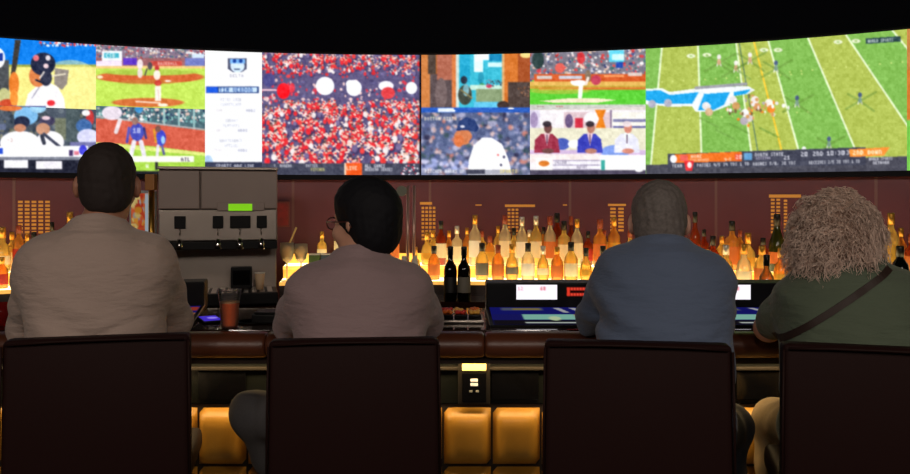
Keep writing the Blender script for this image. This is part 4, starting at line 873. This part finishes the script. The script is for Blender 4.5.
# ------------------------------------------------------------------ stools
def stool(px, Yb, label, rot=0.0, drop=0.0):
    X = (px - CX) * Yb / F_PX
    t = thing('bar_stool', label, 'bar stool', (X - .235 * math.sin(rot), Yb + .235 * math.cos(rot), 0), rot, None)
    w = .241
    bm = bmesh.new(); add_box(bm, (-w, -.25, .725), (w, -.185, 1.165), .018, 3)
    for v in bm.verts:                               # slightly dished upholstered back
        v.co.y += -.012 * (1 - (v.co.x / w) ** 2) + .02 * max(0, (v.co.z - .725) / .44 - .5)
        v.co.x *= 1 - .012 * (1.165 - v.co.z) / .44 * -1
    for v in bm.verts: v.co.z -= drop * max(0, (v.co.z - .725) / .44)
    bm_obj('backrest', bm, M_leather, t, True)
    tube('piping', [(-w + .012, -.2505, 1.155 - drop), (-w * .5, -.257, 1.1605 - drop), (0, -.2585, 1.1615 - drop), (w * .5, -.257, 1.1605 - drop), (w - .012, -.2505, 1.155 - drop)], .004, M_piping, t, 6)
    for s in (-1, 1): tube('piping', [(s * (w - .002), -.246, 1.15 - drop), (s * (w + .0015), -.249, .95), (s * (w + .003), -.25, .74)], .0035, M_piping, t, 6)
    bm = bmesh.new(); add_box(bm, (-.23, -.17, .69), (.23, .22, .768), .028, 3); bm_obj('seat', bm, M_leather, t, True)
    for s in (-1, 1):
        tube('bracket', [(s * .245, -.24, .745), (s * .252, -.228, .70), (s * .22, -.15, .665), (s * .12, -.02, .66)], [.012, .013, .012, .01], M_chrome, t, 8)
    lathe('column', [(.035, .03), (.035, .40), (.027, .41), (.027, .688)], M_chrome, t, 18)
    lathe('base', [(.23, 0), (.235, .008), (.10, .022), (.036, .0295)], M_chrome, t, 32)
    ring = [(.2 * math.cos(2 * math.pi * i / 24), .2 * math.sin(2 * math.pi * i / 24) + .03, .30) for i in range(25)]
    fr = tube('footrest', ring, .011, M_chrome, t, 8)
    for s in (-1, 1): tube('spoke', [(s * .034, 0, .30), (s * .19, .03, .30)], .008, M_chrome, fr, 6)
    lathe('collar', [(.043, .27), (.043, .33)], M_chrome, t, 16)
    return t
stool(98, 2.08, 'dark leather bar stool under the close-cropped man in the tan top', .22, .006)
stool(354.5, 2.13, 'dark leather bar stool under the man in glasses', .08, .022)
stool(637, 1.965, 'dark leather bar stool under the grey-haired man in blue', -.14)
stool(885, 1.90, 'dark leather bar stool under the curly-haired woman', -.26)

# ------------------------------------------------------------------ people (smooth-blended solid fields, skinned by surface nets)
class Field:
    def __init__(s, lo, hi, h):
        s.lo, s.h = np.array(lo, np.float32), h
        s.n = tuple(int((b - a) / h) + 2 for a, b in zip(lo, hi))
        s.F = np.full(s.n, .2, np.float32)
    def _sl(s, lo, hi):
        i0 = np.maximum(((np.array(lo) - s.lo) / s.h).astype(int) - 1, 0); i1 = np.minimum(((np.array(hi) - s.lo) / s.h).astype(int) + 2, s.n)
        sl = tuple(slice(a, b) for a, b in zip(i0, i1))
        ax = [s.lo[k] + s.h * np.arange(i0[k], i1[k], dtype=np.float32) for k in range(3)]
        return sl, np.stack(np.meshgrid(*ax, indexing='ij'), -1)
    def _mix(s, sl, d, k, sub=False):
        a = s.F[sl]
        if sub:
            b = -d; hh = np.maximum(k - np.abs(a - b), 0) / k; s.F[sl] = np.maximum(a, b) + hh * hh * k * .25
        else:
            hh = np.maximum(k - np.abs(a - d), 0) / k; s.F[sl] = np.minimum(a, d) - hh * hh * k * .25
    def cone(s, a, b, r0, r1, k=.03, asp=1.0, sub=False):
        """round cone; asp > 1 flattens it front to back"""
        a, b = np.array(a, np.float32), np.array(b, np.float32); m = max(r0, r1) + .07
        sl, P = s._sl(np.minimum(a, b) - m, np.maximum(a, b) + m)
        if P.size == 0: return
        sc_ = np.array([1, asp, 1], np.float32); A, B = a * sc_, b * sc_; P = P * sc_; BA = B - A
        t = np.clip(((P - A) @ BA) / max(BA @ BA, 1e-9), 0, 1)
        d = np.linalg.norm(P - A - t[..., None] * BA, axis=-1) - (r0 + (r1 - r0) * t)
        s._mix(sl, d / (asp ** .5), k, sub)
    def ell(s, c, r, k=.02, rot=None, sub=False):
        c, r = np.array(c, np.float32), np.array(r, np.float32); m = r.max() + .06
        sl, P = s._sl(c - m, c + m)
        if P.size == 0: return
        P = P - c
        if rot is not None: P = P @ np.array(rot, np.float32)
        k0 = np.linalg.norm(P / r, axis=-1); k1 = np.linalg.norm(P / (r * r), axis=-1) + 1e-6
        s._mix(sl, k0 * (k0 - 1) / k1, k, sub)
    def cut(s, p, n, k=.01):
        """remove the half space on the side n points to"""
        sl, P = s._sl(s.lo, s.lo + s.h * np.array(s.n)); n = np.array(n, np.float32); n /= np.linalg.norm(n)
        s._mix(sl, -((P - np.array(p, np.float32)) @ n), k, True)
    def disp(s, fn):
        sl, P = s._sl(s.lo, s.lo + s.h * np.array(s.n)); near = np.abs(s.F) < .05
        s.F[near] += fn(P[near]).astype(np.float32)
    def mesh(s):
        F = s.F; I = F < 0; n = F.shape
        cn = tuple(v - 1 for v in n)
        def cor(A, o): return A[o[0]:o[0] + cn[0], o[1]:o[1] + cn[1], o[2]:o[2] + cn[2]]
        offs = [(i, j, k) for i in (0, 1) for j in (0, 1) for k in (0, 1)]
        cnt = sum(cor(I, o).astype(np.int8) for o in offs); act = (cnt > 0) & (cnt < 8)
        idx = np.argwhere(act); N = len(idx); vid = np.full(cn, -1, np.int64); vid[act] = np.arange(N)
        acc = np.zeros((N, 3)); num = np.zeros(N)
        for o in offs:
            for ax in range(3):
                if o[ax]: continue
                o2 = list(o); o2[ax] = 1
                fa = F[idx[:, 0] + o[0], idx[:, 1] + o[1], idx[:, 2] + o[2]]; fb = F[idx[:, 0] + o2[0], idx[:, 1] + o2[1], idx[:, 2] + o2[2]]
                x = (fa < 0) != (fb < 0); t = np.where(x, fa / np.where(x, fa - fb, 1), 0)
                p = np.tile(np.array(o, float), (N, 1)); p[:, ax] += t
                acc[x] += p[x]; num[x] += 1
        V = s.lo + s.h * (idx + acc / num[:, None])
        Q = []
        for ax in range(3):
            b, c_ = (ax + 1) % 3, (ax + 2) % 3
            lo_ = [slice(None)] * 3; hi_ = [slice(None)] * 3; lo_[ax] = slice(0, -1); hi_[ax] = slice(1, None)
            A, B = I[tuple(lo_)], I[tuple(hi_)]
            e = np.argwhere(A != B); e = e[(e[:, b] > 0) & (e[:, c_] > 0) & (e[:, b] < cn[b]) & (e[:, c_] < cn[c_])]
            def g(db, dc):
                q = e.copy(); q[:, b] += db; q[:, c_] += dc; return vid[q[:, 0], q[:, 1], q[:, 2]]
            q = np.stack([g(-1, -1), g(0, -1), g(0, 0), g(-1, 0)], -1)
            fl = ~A[e[:, 0], e[:, 1], e[:, 2]]; q[fl] = q[fl][:, ::-1]; Q.append(q)
        Q = np.concatenate(Q); return V, Q[(Q >= 0).all(1)]

def rotz(a): return np.array([[math.cos(a), -math.sin(a), 0], [math.sin(a), math.cos(a), 0], [0, 0, 1]])
def rotx(a): return np.array([[1, 0, 0], [0, math.cos(a), -math.sin(a)], [0, math.sin(a), math.cos(a)]])

def person(spec):
    g = spec.get
    root = thing('person', spec['label'], 'person', (spec['X'], spec['Y'], 0), g('rot', 0.0))
    seat = .768; hs = g('hs', 1.0); zs = spec['zs']; sw = g('sw', .18); lean = g('lean', .05); lx = g('lx', 0.0)
    hc = np.array(spec['head']); R = rotz(g('yaw', 0)) @ rotx(g('pitch', 0))
    H = lambda v: hc + R @ (np.array(v) * hs)
    hips = [np.array((s_ * .085, -.0, seat + .085)) for s_ in (-1, 1)]
    sh = [np.array((lx + s_ * sw, lean + g('sdy', 0.0), zs + g('tilt', 0) * s_)) for s_ in (-1, 1)]
    el = [np.array(spec['elbow'][i]) for i in (0, 1)]; wr = [np.array(spec['wrist'][i]) for i in (0, 1)]
    kn = [np.array(spec['knee'][i]) for i in (0, 1)]; an = [np.array(spec['ankle'][i]) for i in (0, 1)]
    nb = np.array((lx, lean + .005, zs + g('nb', .075)))
    bulk = g('bulk', 1.0)
    def torso(f, e):
        f.cone(hips[0] + (.0, 0, .01), hips[1] + (.0, 0, .01), .115 * bulk + e, .115 * bulk + e, .05, 1.15)
        mid = np.array((lx * .35, lean * .35 - .02, seat + .26)); ch = np.array((lx * .85, lean * .85 - .005, zs - .11))
        f.cone(mid + (-.05, 0, 0), mid + (.05, 0, 0), .12 * bulk + e, .12 * bulk + e, .09, 1.2)
        f.cone(mid + (-.05, 0, 0), ch + (-.055, 0, 0), .12 * bulk + e, .118 * bulk + e, .06, 1.2); f.cone(mid + (.05, 0, 0), ch + (.055, 0, 0), .12 * bulk + e, .118 * bulk + e, .06, 1.2)
        f.cone(sh[0] + (.02, -.01, -.012), sh[1] + (-.02, -.01, -.012), .066 + e, .066 + e, .10, 1.0)
        for i in (0, 1):
            f.cone(nb + (0, -.01, g('trap', -.0)), sh[i] + ((1, -1)[i] * .03, -.005, .0), .058 + e, .056 + e, .08)
            f.ell(ch + np.array(((-1, 1)[i] * .07, -.045, .02)), (.085 + e, .05 + e, .12 + e), .10)     # shoulder blades
        f.ell(ch + (0, -.055, .0), (.10 + e, .05 + e, .15 + e), .10)
        f.ell(mid + (0, -.03, .03), (.13 + e, .07 + e, .15 + e), .10)
    def arms(f, e, to=2.0):
        for i in (0, 1):
            f.cone(sh[i], sh[i] * .45 + el[i] * .55, .058 + e, .052 + e, .06)
            if to > .55: f.cone(sh[i] * .45 + el[i] * .55, sh[i] + (el[i] - sh[i]) * min(to, 1), .052 + e, .043 + e, .03)
            if to > 1: m = el[i] * .65 + wr[i] * .35; f.cone(el[i], m, .043 + e, .042 + e, .03); f.cone(m, wr[i], .042 + e, .027 + e, .03)
    def legs(f, e):
        for i in (0, 1):
            f.cone(hips[i], kn[i], .088 + e, .062 + e, .05); f.ell(kn[i], (.062 + e,) * 3, .03)
            m = kn[i] * .62 + an[i] * .38; f.cone(kn[i], m, .058 + e, .054 + e, .03); f.cone(m, an[i], .054 + e, .037 + e, .03)
    lo, hi = (-.62, -.26, .2), (.62, .85, 1.86)
    # body: head, neck, trunk, limbs, hands in one surface
    f = Field(lo, hi, .0075)
    torso(f, -.006); arms(f, -.004); legs(f, -.006)
    f.cone(nb + (0, 0, -.05), H((0, -.012, -.05)), .062, .056, .04)
    f.ell(H((0, -.012, .03)), np.array((.075, .096, .088)) * hs, .02, R); f.ell(H((0, .028, -.03)), np.array((.061, .062, .085)) * hs, .03, R); f.ell(H((0, .035, -.078)), np.array((.046, .048, .038)) * hs, .03, R)
    f.cone(H((-.036, .078, .02)), H((.036, .078, .02)), .012, .012, .02)
    for s_ in (-1, 1):
        f.ell(H((s_ * .031, .096, .0)), (.014, .012, .012), .015, R, True)
        f.ell(H((s_ * .079, -.005, -.008)), np.array((.011, .021, .033)) * hs * g('ear', 1.0), .01, R @ rotz(s_ * .35)); f.ell(H((s_ * .045, .06, -.03)), (.026, .026, .024), .03, R)
    f.cone(H((0, .089, .005)), H((0, .112, -.034)), .009, .014, .012); f.ell(H((0, .085, -.064)), (.025, .012, .006), .008, R); f.ell(H((0, .084, -.073)), (.022, .012, .006), .006, R)
    for i in (0, 1):                                     # hands lying on the bar
        s_ = (-1, 1)[i]; d = wr[i] - el[i]; d[2] = 0; d /= np.linalg.norm(d); side = np.array((d[1], -d[0], 0)) * s_      # side points to the little finger
        w0 = wr[i]; pal = w0 + d * .055 + (0, 0, -.004)
        for q in (-.028, -.01, .01, .028): f.cone(w0 + d * .01 + side * q * .6, w0 + d * .085 + side * q, .014, .0125, .014)
        for q, L in ((-.031, .07), (-.0105, .08), (.0105, .074), (.031, .056)):
            k0 = w0 + d * .088 + side * q; k1 = k0 + d * L * .5 + (0, 0, .008) + side * q * .12; k2 = k1 + d * L * .5 + (0, 0, -.016) + side * q * .05
            f.cone(k0, k1, .0098, .009, .006); f.cone(k1, k2, .009, .0078, .004)
        t0 = w0 + d * .03 - side * .028; t1 = t0 + d * .035 - side * .03; t2 = t1 + d * .032 - side * .006 + (0, 0, -.006)
        f.cone(t0, t1, .014, .011, .012); f.cone(t1, t2, .011, .009, .005)
    V, Q = f.mesh(); np_mesh('body', V, Q, skin(*spec['skin']), root)
    # eyes
    for s_ in (-1, 1):
        e = H((s_ * .031, .0805, .0)); bm = bmesh.new(); bmesh.ops.create_uvsphere(bm, u_segments=12, v_segments=8, radius=.0115); bmesh.ops.translate(bm, vec=Vector(e), verts=bm.verts[:])
        eo = bm_obj('eye', bm, mat('eye_white', (205, 196, 188), .25), root, True)
        bm = bmesh.new(); bmesh.ops.create_uvsphere(bm, u_segments=10, v_segments=6, radius=.0062); bmesh.ops.translate(bm, vec=Vector(H((s_ * .031, .0805, 0)) + R @ np.array((0, .0062, 0))), verts=bm.verts[:])
        bm_obj('iris', bm, mat('iris_dark', (40, 28, 22), .2), eo, True)
    # shirt
    f = Field((-.5, -.26, seat - .02), (.5, .75, zs + .25), .007); e = .010
    torso(f, e); arms(f, e + .004, g('sleeve', 1.0))
    f.cone(nb + (0, 0, -.03), nb + (0, .01, g('collar', .03)), .066 + e, .058 + e, .03)
    if g('sleeve', 1) <= 1:
        for i in (0, 1):
            dd = el[i] - sh[i]; q = sh[i] + dd * (.72 if g('sleeve', 1) < 1 else .97); pass
    ph_ = g('phase', 0.0); am = g('fold', .003)
    def folds(P):
        x, y, z = P[:, 0], P[:, 1], P[:, 2]
        d = am * np.sin(58 * z + 9 * np.abs(x - lx) + 6 * np.sin(7 * x + ph_) + ph_) * np.clip((zs - .02 - z) / .1, 0, 1) * (.5 + .5 * np.sin(9 * x + 3 * ph_))
        d += am * .8 * np.sin(40 * (x - lx) + 25 * z + 2 * np.sin(20 * z)) * np.clip((np.abs(x - lx) - .1) / .08, 0, 1) * .7
        d += am * 1.6 * np.exp(-((z - (zs - .2) - .35 * np.abs(x - lx)) / .012) ** 2) * np.clip(1 - np.abs(x - lx) / .2, 0, 1)
        return d
    f.disp(folds); f.cut((0, 0, seat + .012), (0, 0, -1), .01)
    f.cut(tuple(nb + (0, 0, g('collar', .03))), (0, .35, 1), .006)
    V, Q = f.mesh(); shirt = np_mesh('shirt', V, Q, spec['shirt'], root)
    # trousers
    f = Field((-.62, -.25, .25), (.62, .62, seat + .2), .0085)
    f.cone(hips[0] + (.0, 0, .01), hips[1] + (.0, 0, .01), .113 * bulk + .003, .113 * bulk + .003, .05, 1.15); legs(f, .008)
    f.disp(lambda P: .0025 * np.sin(55 * P[:, 1] + 20 * P[:, 2] + 9 * P[:, 0])); f.cut((0, 0, seat + .14), (0, 0, 1)); f.cut((0, 0, seat - .024) if False else (0, 0, .2), (0, 0, -1))
    V, Q = f.mesh(); np_mesh('trousers', V, Q, spec['trousers'], root)
    # shoes
    for i in (0, 1):
        f = Field(an[i] - (.12, .14, .12), an[i] + (.12, .26, .12), .007); a_ = an[i]
        f.cone(a_ + (0, -.02, -.045), a_ + (0, .13, -.055), .042, .038, .02); f.cone(a_ + (0, 0, 0), a_ + (0, 0, -.04), .044, .044, .03); f.cut(tuple(a_ + (0, 0, -.085)), (0, 0, -1), .006)
        V, Q = f.mesh(); np_mesh('shoe', V, Q, mat('shoe_leather', (26, 20, 18), .45), root)
    # hair
    hk = spec['hair']; e = hk['thick']
    if hk['style'] == 'short':
        f = Field(hc - .17, hc + .17, .0045)
        f.ell(H((0, -.014, .032)), (np.array((.075, .096, .088)) * hs + e), .02, R); f.ell(H((0, -.045, -.03)), np.array((.066, .052, .06)) * hs + e, .03, R)
        if hk.get('top'): f.ell(H((.0, .01, .065)), np.array((.062, .075, .058)) * hs + hk['top'], .03, R)
        n_ = R @ np.array((0, .86, -.5)); f.cut(tuple(H((0, hk.get('front', .03), -.01))), tuple(n_), .012)
        f.cut(tuple(H((0, 0, hk.get('nape', -.085)))), tuple(R @ np.array((0, 0, -1.))), .01)
        for s_ in (() if hk.get('cover') else (-1, 1)): f.ell(H((s_ * .09, -.0, -.02)), np.array((.02, .025, .036)) * hs, .006, R, True)
        fr = hk.get('rough', .0015); rs = np.random.RandomState(3); ks = rs.normal(0, 160, (10, 3)); pp = rs.uniform(0, 6, 10)
        f.disp(lambda P: sum(fr * .5 * np.sin(P @ ks[q] + pp[q]) for q in range(10)))
        V, Q = f.mesh(); np_mesh('hair', V, Q, hk['mat'], root)
    else:
        f = Field(hc - .22, hc + .22, .006)
        f.ell(H((0, -.02, .03)), (.105, .115, .105), .02, R); f.ell(H((0, -.05, -.05)), (.105, .08, .10), .04, R)
        n_ = R @ np.array((0, .95, -.3)); f.cut(tuple(H((0, .045, 0))), tuple(n_), .02)
        rs = np.random.RandomState(5); ks = rs.normal(0, 60, (10, 3)); pp = rs.uniform(0, 6, 10)
        f.disp(lambda P: sum(.0035 * np.sin(P @ ks[q] + pp[q]) for q in range(10)))
        V, Q = f.mesh(); hair = np_mesh('hair', V, Q, hk['mat'], root)
        bm = bmesh.new(); r_ = random.Random(11)
        for q in range(3600):
            i = r_.randrange(len(V)); p = Vector(V[i]); c0 = Vector(H((0, -.03, .0))); n = (p - c0).normalized()
            if (R.T @ np.array(n))[1] > .55: continue
            L = r_.uniform(.03, .08); rad_ = r_.uniform(.004, .011); turns = r_.uniform(1.2, 2.6); ph0 = r_.uniform(0, 6.28)
            side = n.cross(Vector((r_.uniform(-1, 1), r_.uniform(-1, 1), r_.uniform(-1, 1)))).normalized(); up2 = n.cross(side)
            pts = []
            for k in range(10):
                t_ = k / 9; ang = ph0 + turns * 6.283 * t_
                ctr = p + n * (.036 * math.sin(t_ * 1.5) * r_.uniform(.9, 1.1)) + Vector((0, 0, -1)) * (L * .75 * t_ * t_) + side * (L * .35 * t_) - n * .012
                pts.append(ctr + (side * math.cos(ang) + up2 * math.sin(ang)) * rad_ * (.4 + .6 * t_))
            add_tube(bm, pts, [.0012] * 7 + [.001, .0008, .0005], 3, False)
        o = bm_obj('curls', bm, hk['mat2'], hair, True); o['kind'] = 'stuff'
    return root, shirt, H, R

def cloth(name, c): return mat(name, c, .85, bump=(16, .55, .02, (.8, 1, 2.6)), vary=(700, .12), sheen=.15)
M_denim = mat('dark_denim', (52, 58, 70), .8, vary=(300, .3), bump=(300, .3, .002)); M_khaki = mat('khaki_cotton', (150, 128, 92), .85, vary=(60, .2)); M_charcoal = mat('charcoal_cotton', (84, 82, 84), .8, vary=(200, .25))
# the man with cropped hair, tan top
person(dict(label='man with close-cropped dark hair in a plain tan long-sleeved top', X=-1.10, Y=2.30, rot=.34, zs=1.34, sw=.15, lean=.05, nb=.085, collar=.055, trap=.0, head=(.025, .075, 1.588), hs=1.08, pitch=-.06, bulk=1.06,
  elbow=((-.22, .2, 1.13), (.222, .2, 1.13)), wrist=((-.11, .45, 1.115), (.09, .47, 1.115)), knee=((-.16, .36, .80), (.17, .36, .80)), ankle=((-.12, .24, .395), (.13, .24, .395)),
  skin=('skin_warm', (168, 116, 92)), shirt=cloth('tan_cloth', (172, 152, 142)), trousers=M_charcoal, sleeve=2.0, phase=.6, fold=.0045,
  hair=dict(style='short', thick=.004, mat=mat('cropped_hair', (40, 30, 28), .8, bump=(500, .5, .002), vary=(300, .4)), front=.045, nape=-.085, rough=.0007)))
# the man in glasses
_, _, H2, R2 = person(dict(label='dark-haired man in glasses and a mauve shirt turning his head aside', X=-.30, Y=2.36, rot=.12, zs=1.245, sw=.152, lean=.06, nb=.085, collar=.05, trap=.0, ear=.55, head=(.02, .085, 1.466), hs=1.12, yaw=.82, pitch=-.03,
  elbow=((-.235, .19, 1.12), (.235, .19, 1.12)), wrist=((-.1, .41, 1.115), (.08, .43, 1.115)), knee=((-.35, .16, .835), (.16, .33, .80)), ankle=((-.21, .27, .43), (.13, .22, .395)),
  skin=('skin_fair', (196, 146, 122)), shirt=cloth('mauve_cloth', (146, 124, 126)), trousers=M_charcoal, phase=2.1, fold=.004,
  hair=dict(style='short', thick=.011, top=.012, mat=mat('dark_hair', (17, 17, 22), .75, bump=(240, .3, .002, (1, 1, .3)), spec=.2), front=.05, nape=-.10, rough=.0006, cover=True)))
gp = [o for o in C.objects if o.type == 'EMPTY' and o.get('label', '').startswith('dark-haired man')][0]
M_frame = mat('glasses_frame', (70, 30, 22), .35)
bm = bmesh.new()
for s_ in (-1, 1):
    ring = [H2((s_ * .033 + .025 * math.cos(a), .106 - .004 * abs(math.cos(a)), .0 + .018 * math.sin(a))) for a in [2 * math.pi * i / 16 for i in range(17)]]
    add_tube(bm, ring, .0022, 6); add_tube(bm, [H2((s_ * .057, .103, .004)), H2((s_ * .076, .06, .004)), H2((s_ * .081, -.005, .004)), H2((s_ * .082, -.02, -.012))], .0022, 6)
add_tube(bm, [H2((-.009, .108, .003)), H2((.009, .108, .003))], .0022, 6)
gf = bm_obj('glasses', bm, M_frame, gp, True); gf['label'] = 'brown framed glasses'
for s_ in (-1, 1):
    pts = [H2((s_ * .033 + .024 * math.cos(a), .106, .017 * math.sin(a))) for a in [2 * math.pi * i / 16 for i in range(16)]]
    mesh_obj('lens', pts, [list(range(16))], glass_mat('lens_glass', (235, 240, 245), .05), gf)
# the grey-haired man in blue
person(dict(label='grey-haired man in a blue shirt leaning on the bar', X=.625, Y=2.24, rot=-.2, zs=1.295, sw=.128, lean=.10, nb=.08, collar=.04, trap=.0, head=(-.005, .15, 1.47), hs=1.06, pitch=-.12, yaw=-.05, bulk=.98,
  elbow=((-.218, .27, 1.13), (.185, .27, 1.13)), wrist=((-.1, .52, 1.115), (.09, .53, 1.115)), knee=((-.15, .37, .80), (.235, .34, .78)), ankle=((-.12, .24, .395), (.2, .28, .36)),
  skin=('skin_pink', (200, 150, 130)), shirt=cloth('blue_cloth', (88, 102, 128)), trousers=M_denim, phase=1.2, fold=.0065, tilt=-.008,
  hair=dict(style='short', thick=.006, mat=mat('grey_hair', (112, 104, 100), .7, bump=(400, .5, .002), vary=(120, .5)), front=.02, nape=-.085, rough=.001)))
# the woman with curls
proot, shirt4, H4, R4 = person(dict(label='woman with big blond-grey curls in a dark green tee with a brown strap', X=1.168, Y=2.19, rot=-.36, zs=1.24, sw=.128, lean=.07, nb=.085, collar=.05, trap=.0, head=(-.047, .10, 1.43), hs=.98, pitch=-.05, bulk=1.0,
  elbow=((-.228, .2, 1.12), (.23, .22, 1.12)), wrist=((-.09, .42, 1.115), (.10, .44, 1.115)), knee=((-.2, .35, .775), (.15, .36, .79)), ankle=((-.2, .25, .385), (.12, .25, .395)),
  skin=('skin_rose', (204, 150, 128)), shirt=cloth('green_cloth', (84, 96, 78)), trousers=M_khaki, sleeve=.8, phase=.2, fold=.005,
  hair=dict(style='curly', thick=.03, mat=mat('ash_hair', (160, 134, 118), .8), mat2=mat('ash_curls', (226, 200, 184), .55))))
bpy.context.view_layer.update()
bvh = BVHTree.FromPolygons([v.co for v in shirt4.data.vertices], [p_.vertices for p_ in shirt4.data.polygons])
vs, fs = [], []
for i in range(41):
    t_ = i / 40; px_, pz_ = .09 - .36 * t_, 1.345 - .27 * t_
    for s_ in (-1, 1):
        x_, z_ = px_ + s_ * .009 * .6, pz_ - s_ * .009 * .8
        hit = bvh.ray_cast(Vector((x_, -1, z_)), Vector((0, 1, 0)))[0]
        y_ = hit.y if hit else None
        vs.append([x_, y_, z_])
NS = 0
for i in range(0, len(vs), 2):                       # the strap ends where it leaves the back
    if None in (vs[i][1], vs[i + 1][1]) or max(vs[i][1], vs[i + 1][1]) > .12: break
    NS = i // 2
bm = bmesh.new(); A = [[bm.verts.new((v[0], v[1] - d_, v[2])) for v in vs[:2 * NS + 2]] for d_ in (.006, -.002)]
for i in range(NS):
    a = 2 * i
    bm.faces.new((A[0][a], A[0][a + 1], A[0][a + 3], A[0][a + 2])); bm.faces.new((A[1][a], A[1][a + 2], A[1][a + 3], A[1][a + 1]))
    bm.faces.new((A[0][a], A[0][a + 2], A[1][a + 2], A[1][a])); bm.faces.new((A[0][a + 1], A[1][a + 1], A[1][a + 3], A[0][a + 3]))
o = bm_obj('bag_strap', bm, mat('strap_leather', (44, 28, 22), .6), proot); o['label'] = 'brown strap across the back'

# ------------------------------------------------------------------ ceiling downlights over the room
def downlight(x, y):
    t = thing('ceiling_light', 'round recessed downlight in the dark ceiling', 'ceiling light', (x, y, CEIL), 0, 'recessed ceiling downlights')
    lathe('ring', [(.075, -.001), (.095, -.001), (.095, -.012), (.075, -.012)], M_black, t, 24); lathe('gimbal', [(.06, -.012), (.05, -.05)], M_black, t, 20); lathe('lens', [(.07, -.004), (.07, -.008)], mat('downlight_lens', (255, 230, 200), .5, emis=(255, 226, 190), estr=6), t, 24)
    l = bpy.data.lights.new('lamp', 'SPOT'); l.energy = DOWNLIGHT_W; l.spot_size = math.radians(120); l.spot_blend = .6; l.shadow_soft_size = .1; l.color = (1.0, .86, .74)
    lo = link(bpy.data.objects.new('lamp', l), t); lo.location = (0, 0, -.12); lo.rotation_euler = (math.radians(52), 0, 0)      # gimbal head tilted towards the bar
for y in (-3.2, -1.7):
    for x in (-2.6, -.9, .9, 2.6): downlight(x, y)
